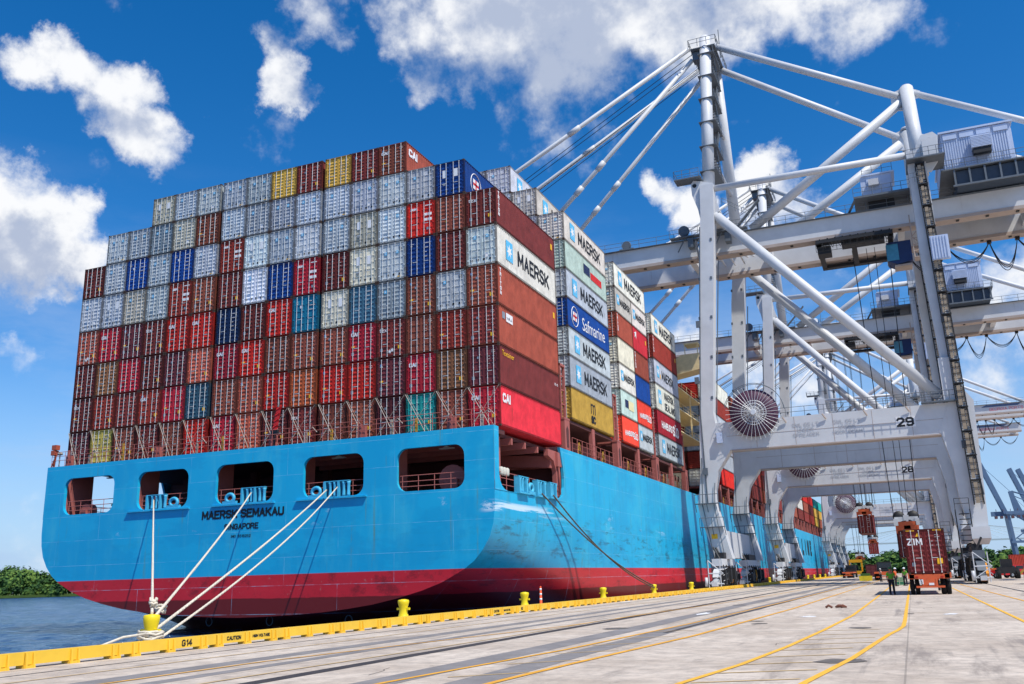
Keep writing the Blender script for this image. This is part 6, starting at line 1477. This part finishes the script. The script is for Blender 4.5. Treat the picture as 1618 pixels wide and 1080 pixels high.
# water
def water():
    m = bpy.data.materials.new('river_water'); m.use_nodes = True; nt = m.node_tree; N = nt.nodes; L = nt.links; b = N['Principled BSDF']
    geo = N.new('ShaderNodeNewGeometry'); pos = geo.outputs['Position']
    def noise(sc, det, s=(1, 1, 1), r=0):
        q = N.new('ShaderNodeMapping'); q.inputs['Scale'].default_value = s; q.inputs['Rotation'].default_value = (0, 0, r); L.new(pos, q.inputs['Vector'])
        n = N.new('ShaderNodeTexNoise'); n.inputs['Scale'].default_value = sc; n.inputs['Detail'].default_value = det; n.inputs['Roughness'].default_value = .6; L.new(q.outputs[0], n.inputs['Vector']); return n.outputs['Fac']
    mx = N.new('ShaderNodeMix'); mx.data_type = 'RGBA'; rr = N.new('ShaderNodeMapRange'); rr.inputs['From Min'].default_value = .35; rr.inputs['From Max'].default_value = .65; L.new(noise(.03, 5, (1, 2.5, 1)), rr.inputs['Value']); L.new(rr.outputs[0], mx.inputs['Factor'])
    mx.inputs['A'].default_value = lin((.08, .24, .44))+(1,); mx.inputs['B'].default_value = lin((.20, .34, .45))+(1,); L.new(mx.outputs['Result'], b.inputs['Base Color'])
    b.inputs['Roughness'].default_value = .12; b.inputs['IOR'].default_value = 1.33; b.inputs['Specular IOR Level'].default_value = .5
    b1 = N.new('ShaderNodeBump'); b1.inputs['Strength'].default_value = 1; b1.inputs['Distance'].default_value = 1.3; L.new(noise(.55, 5, (1, 1.5, 1), .5), b1.inputs['Height'])
    b2 = N.new('ShaderNodeBump'); b2.inputs['Strength'].default_value = .8; b2.inputs['Distance'].default_value = .35; L.new(noise(2.4, 4, (1, 1.4, 1), .3), b2.inputs['Height']); L.new(b1.outputs[0], b2.inputs['Normal']); L.new(b2.outputs[0], b.inputs['Normal'])
    return m
from mathutils import noise as mnoise
b = MB(); NA, NR = 300, 330; R0, R1 = 17.0, 700.0
def wave(x, y, r):
    f = min(1, r/60.0); h = 0
    for (sc, am) in ((.16, .10), (.45, .075), (1.1, .035)):
        fade = 1/(1+(r*sc/90.0)**2); h += am*fade*mnoise.noise(Vector((x*sc, y*sc*1.5+x*sc*.4, sc*3)))*2
    return h
for j in range(NR+1):
    r = R0*(R1/R0)**(j/NR)
    for i in range(NA+1):
        a = R(-86+78*i/NA); x = CAM.x+r*math.sin(a); y = CAM.y+r*math.cos(a); b.v.append((min(x, QX0+.4), y, -1.66+wave(x, y, r)))
for j in range(NR):
    for i in range(NA):
        q = j*(NA+1)+i
        if b.v[q][0] >= QX0+.39 and b.v[q+NA+2][0] >= QX0+.39: continue
        b.f.append((q, q+1, q+NA+2, q+NA+1)); b.m.append(0); b.sm.append(True)
kind(b.build('river_ripples', water(), fix=False))
b = MB(); b.face([(-6000, -3000, -1.95), (QX0+.5, -3000, -1.95), (QX0+.5, 340.2, -1.95), (39, 340.2, -1.95), (39, 9000, -1.95), (-6000, 9000, -1.95)]); kind(b.build('river_water', bpy.data.materials['river_water'], fix=False))
# far banks with woodland
M_LEAF = bpy.data.materials.new('woodland_foliage'); M_LEAF.use_nodes = True
def leafmat(m, c1, c2, c3):
    nt = m.node_tree; N = nt.nodes; L = nt.links; b = N['Principled BSDF']; geo = N.new('ShaderNodeNewGeometry')
    n = N.new('ShaderNodeTexNoise'); n.inputs['Scale'].default_value = .14; n.inputs['Detail'].default_value = 5; L.new(geo.outputs['Position'], n.inputs['Vector'])
    cr = N.new('ShaderNodeValToRGB'); cr.color_ramp.elements[0].position = .35; cr.color_ramp.elements[0].color = lin(c1)+(1,); cr.color_ramp.elements[1].position = .65; cr.color_ramp.elements[1].color = lin(c3)+(1,); e_ = cr.color_ramp.elements.new(.5); e_.color = lin(c2)+(1,)
    mr = N.new('ShaderNodeMath'); mr.operation = 'MULTIPLY_ADD'; L.new(geo.outputs['Random Per Island'], mr.inputs[0]); mr.inputs[1].default_value = .22; L.new(n.outputs['Fac'], mr.inputs[2]); s_ = N.new('ShaderNodeMath'); s_.operation = 'SUBTRACT'; L.new(mr.outputs[0], s_.inputs[0]); s_.inputs[1].default_value = .11; L.new(s_.outputs[0], cr.inputs[0])
    L.new(cr.outputs[0], b.inputs['Base Color']); b.inputs['Roughness'].default_value = .8; b.inputs['Specular IOR Level'].default_value = .2
leafmat(M_LEAF, (.14, .25, .14), (.23, .36, .17), (.40, .50, .22))
def woodland(name, P0, P1, depth, h, n_crowns, leaves, leaf, label, seed):
    rnd = random.Random(seed); b = MB(); P0, P1 = Vector(P0), Vector(P1); d = (P1-P0); ln = d.length; d.normalize(); back = Vector((d.y, -d.x)) if Vector((d.y, -d.x)).dot((P0-Vector((CAM.x, CAM.y)))) > 0 else Vector((-d.y, d.x))
    for i in range(n_crowns):
        t = rnd.random(); k = rnd.random()
        front = k < .35
        hh = h*(rnd.uniform(.30, .5) if front else rnd.uniform(.62, 1.08)); r = hh*rnd.uniform(.30, .5)*(1.25 if front else 1)
        c2 = P0+d*(ln*t)+back*(depth*(k if front else rnd.uniform(.3, 1)))
        r = min(r, 9.5); c = Vector((c2.x, c2.y, -1.2+hh-r*.9))
        for j in range(leaves):
            u = rnd.gauss(0, 1), rnd.gauss(0, 1), rnd.gauss(0, 1); v = Vector(u).normalized()
            lump = 1+.22*math.sin(v.x*5+i)*math.cos(v.z*6+i*2)+.15*math.sin(v.y*9+i*3)
            p = c+Vector((v.x*r, v.y*r, v.z*r*.95))*lump*rnd.uniform(.72, 1.05)
            if p.z < -1.5: p.z = rnd.uniform(-1.4, .6)
            s = leaf*rnd.uniform(.5, 1.2); a = Vector((rnd.gauss(0, 1), rnd.gauss(0, 1), rnd.gauss(0, .6))).normalized()
            n_ = (v+a*.7+Vector((0, 0, .4))).normalized(); e1 = n_.orthogonal().normalized()*s; e2 = n_.cross(e1).normalized()*s*rnd.uniform(.5, 1)
            b.face([p-e1*.9, p-e2*.8+e1*.1, p+e1, p+e2])
        # shaded core so that the sky does not show right through
        b.lathe((c.x, c.y, c.z), [(r*.15, -r*.8), (r*.62, -r*.5), (r*.74, 0), (r*.58, r*.5), (r*.1, r*.75)], 7)
        b.tube([(c.x, c.y, -1.6), (c.x, c.y, c.z)], .35, 5)
    o = b.build(name, M_LEAF, fix=False); o['kind'] = 'stuff'; o['label'] = label; return o
woodland('riverside_woodland', (-640, 330), (-455, 545), 60, 21, 230, 420, 1.2, 'green riverside woodland on the far bank at the left', 5)
woodland('riverside_woodland', (-455, 545), (-250, 760), 60, 20, 120, 260, 1.6, 'green woodland on the far bank behind the ship', 6)
woodland('distant_woodland', (-170, 800), (190, 830), 80, 18, 420, 170, 1.7, 'distant green woodland on the horizon below the cranes', 8)
b = MB(); b.face([(-900, -60, -1.55), (-640, 328, -1.5), (-455, 543, -1.5), (-250, 758, -1.5), (-170, 798, -1.5), (190, 826, -1.5), (1500, 900, -1.5), (1500, 4000, -1.5), (-3000, 4000, -1.5), (-3000, -60, -1.5)]); kind(b.build('far_bank_ground', mat('marsh_grass', (.40, .46, .22), rough=.9, var=.3, scale=.05), fix=False))
# tall grass fringe at the left bank
b = MB(); rnd = random.Random(9)
for i in range(5000):
    t = rnd.random(); p = Vector((-640, 328)).lerp(Vector((-455, 543)), t); q = Vector((p.x+rnd.uniform(-6, 2), p.y+rnd.uniform(-2, 5)))
    s = rnd.uniform(.5, 1.3); b.face([(q.x-s, q.y, -1.7), (q.x+s, q.y+s, -1.7), (q.x+s*.3, q.y, -1.7+s*1.6)])
o = b.build('reed_fringe', mat('reed_green', (.50, .58, .26), rough=.9, var=.25, scale=.1), fix=False); o['kind'] = 'stuff'
# cable-stayed bridge on the horizon
e = thing('cable_stayed_bridge', 'faint distant cable stayed bridge tower on the horizon', 'bridge', (95, 2100, 0), world=True)
M_FARB = mat('far_bridge_concrete', (.72, .76, .80), rough=.8)
b = MB(); 
for dx in (-9, 9): b.bar((98+dx, 2100, -1), (98+dx*.45, 2100, 122), 5, 8)
b.build('tower', M_FARB, e)
b = MB(); b.box(-250, 2096, 54, 450, 2104, 57); b.build('deck', M_FARB, e)
b = MB()
for s in (-1, 1):
    for i in range(1, 12): b.tube([(98, 2100, 118-i*2), (98+s*i*26, 2100, 57)], .35, 4, cap=False)
b.build('stay_cables', M_FARB, e)
# distant blue cranes with raised booms
M_FB = mat('far_crane_blue', (.34, .44, .55), rough=.6, var=.1, scale=.3)
M_FR = mat('far_crane_rust', (.40, .28, .30), rough=.7)
fc = thing('raised_boom_crane', 'distant blue quay crane with raised boom, leftmost of three', 'crane', (66, 520, 0), 'distant blue cranes', world=True)
for x in (72, 96):
    for y in (505, 525): b = MB(); b.bar((x, y, 0), (x-2.5, y, 37), 1.8, 1.8); b.build('leg', M_FB, fc)
b = MB(); b.box(60, 513, 35.5, 112, 517, 38.5); b.box(68, 503, 36, 98, 505, 38); b.box(69, 503.5, 17, 96, 505, 18.6); b.build('girder', M_FB, fc)
b = MB(); b.bar((69, 512, 37), (57.5, 512, 72), 1.5, 2.8); b.bar((69, 519, 37), (57.5, 519, 72), 1.5, 2.8)
for i in range(8): t = i/8; b.tube([(69-11.5*t, 512, 37+35*t), (69-11.5*t, 519, 37+35*t)], .3, 5)
b.build('raised_boom', M_FB, fc)
b = MB(); b.bar((76, 515, 38), (74, 515, 52), 3.0, 3.0); b.tube([(74.5, 515, 52), (110, 515, 38)], .5, 6); b.tube([(74.5, 515, 51), (59, 515, 70)], .16, 5); b.tube([(73, 515, 50), (96, 515, 38)], .3, 6); b.build('apex_frame', M_FB, fc)
b = MB(); b.box(84, 510, 38.6, 97, 520, 44)
for i in range(14): b.box(62+i*3.4, 511, 33.8, 63.5+i*3.4, 518, 35.4)
for i in range(10): b.tube([(63+i*4.4, 511, 38.5), (63+i*4.4, 511, 40)], .2, 4)
b.build('machinery', M_FR, fc)
b = MB()
for a, c in (((72, 505, 2), (95, 505, 20)), ((96, 505, 2), (73, 505, 20)), ((72, 505, 20), (94, 505, 36)), ((95, 505, 20), (72, 505, 36))): b.bar(a, c, .7, .7)
b.build('bracing', M_FB, fc)
fc.scale = (.77, .77, .77); fc.location = (71.3, 500, 0)
for k, (dx, dy, l) in enumerate(((17.5, 40, 'distant blue quay crane with raised boom, middle of three'), (22.5, 46, 'distant blue quay crane with raised boom, rightmost of three'))):
    c = copy_tree(fc, None, Vector(fc.location)+Vector((dx, dy, 0))); c['label'] = l
for k, (x, y, sc, l) in enumerate(((92, 590, .60, 'low blue crane half hidden between the raised boom cranes'), (104, 640, .58, 'low blue crane just left of the right picture edge'), (118, 760, .62, 'small faint blue crane farthest behind the other blue cranes'), (140, 800, .6, 'small faint blue crane at the right picture edge'))):
    c = copy_tree(fc, None, Vector((x, y, 0))); c.scale = (sc, sc, sc); c['label'] = l
e = thing('harbour_warehouse', 'long low grey building behind the distant blue cranes', 'building', (190, 700, 0), world=True)
b = MB(); b.box(120, 700, 0, 420, 760, 16); b.build('wall', mat('warehouse_grey', (.45, .55, .60), rough=.7), e); b = MB(); b.box(118, 698, 16.01, 422, 762, 17); b.build('roof', mat('warehouse_roof', (.62, .68, .72)), e)
print('objects', len(bpy.data.objects))
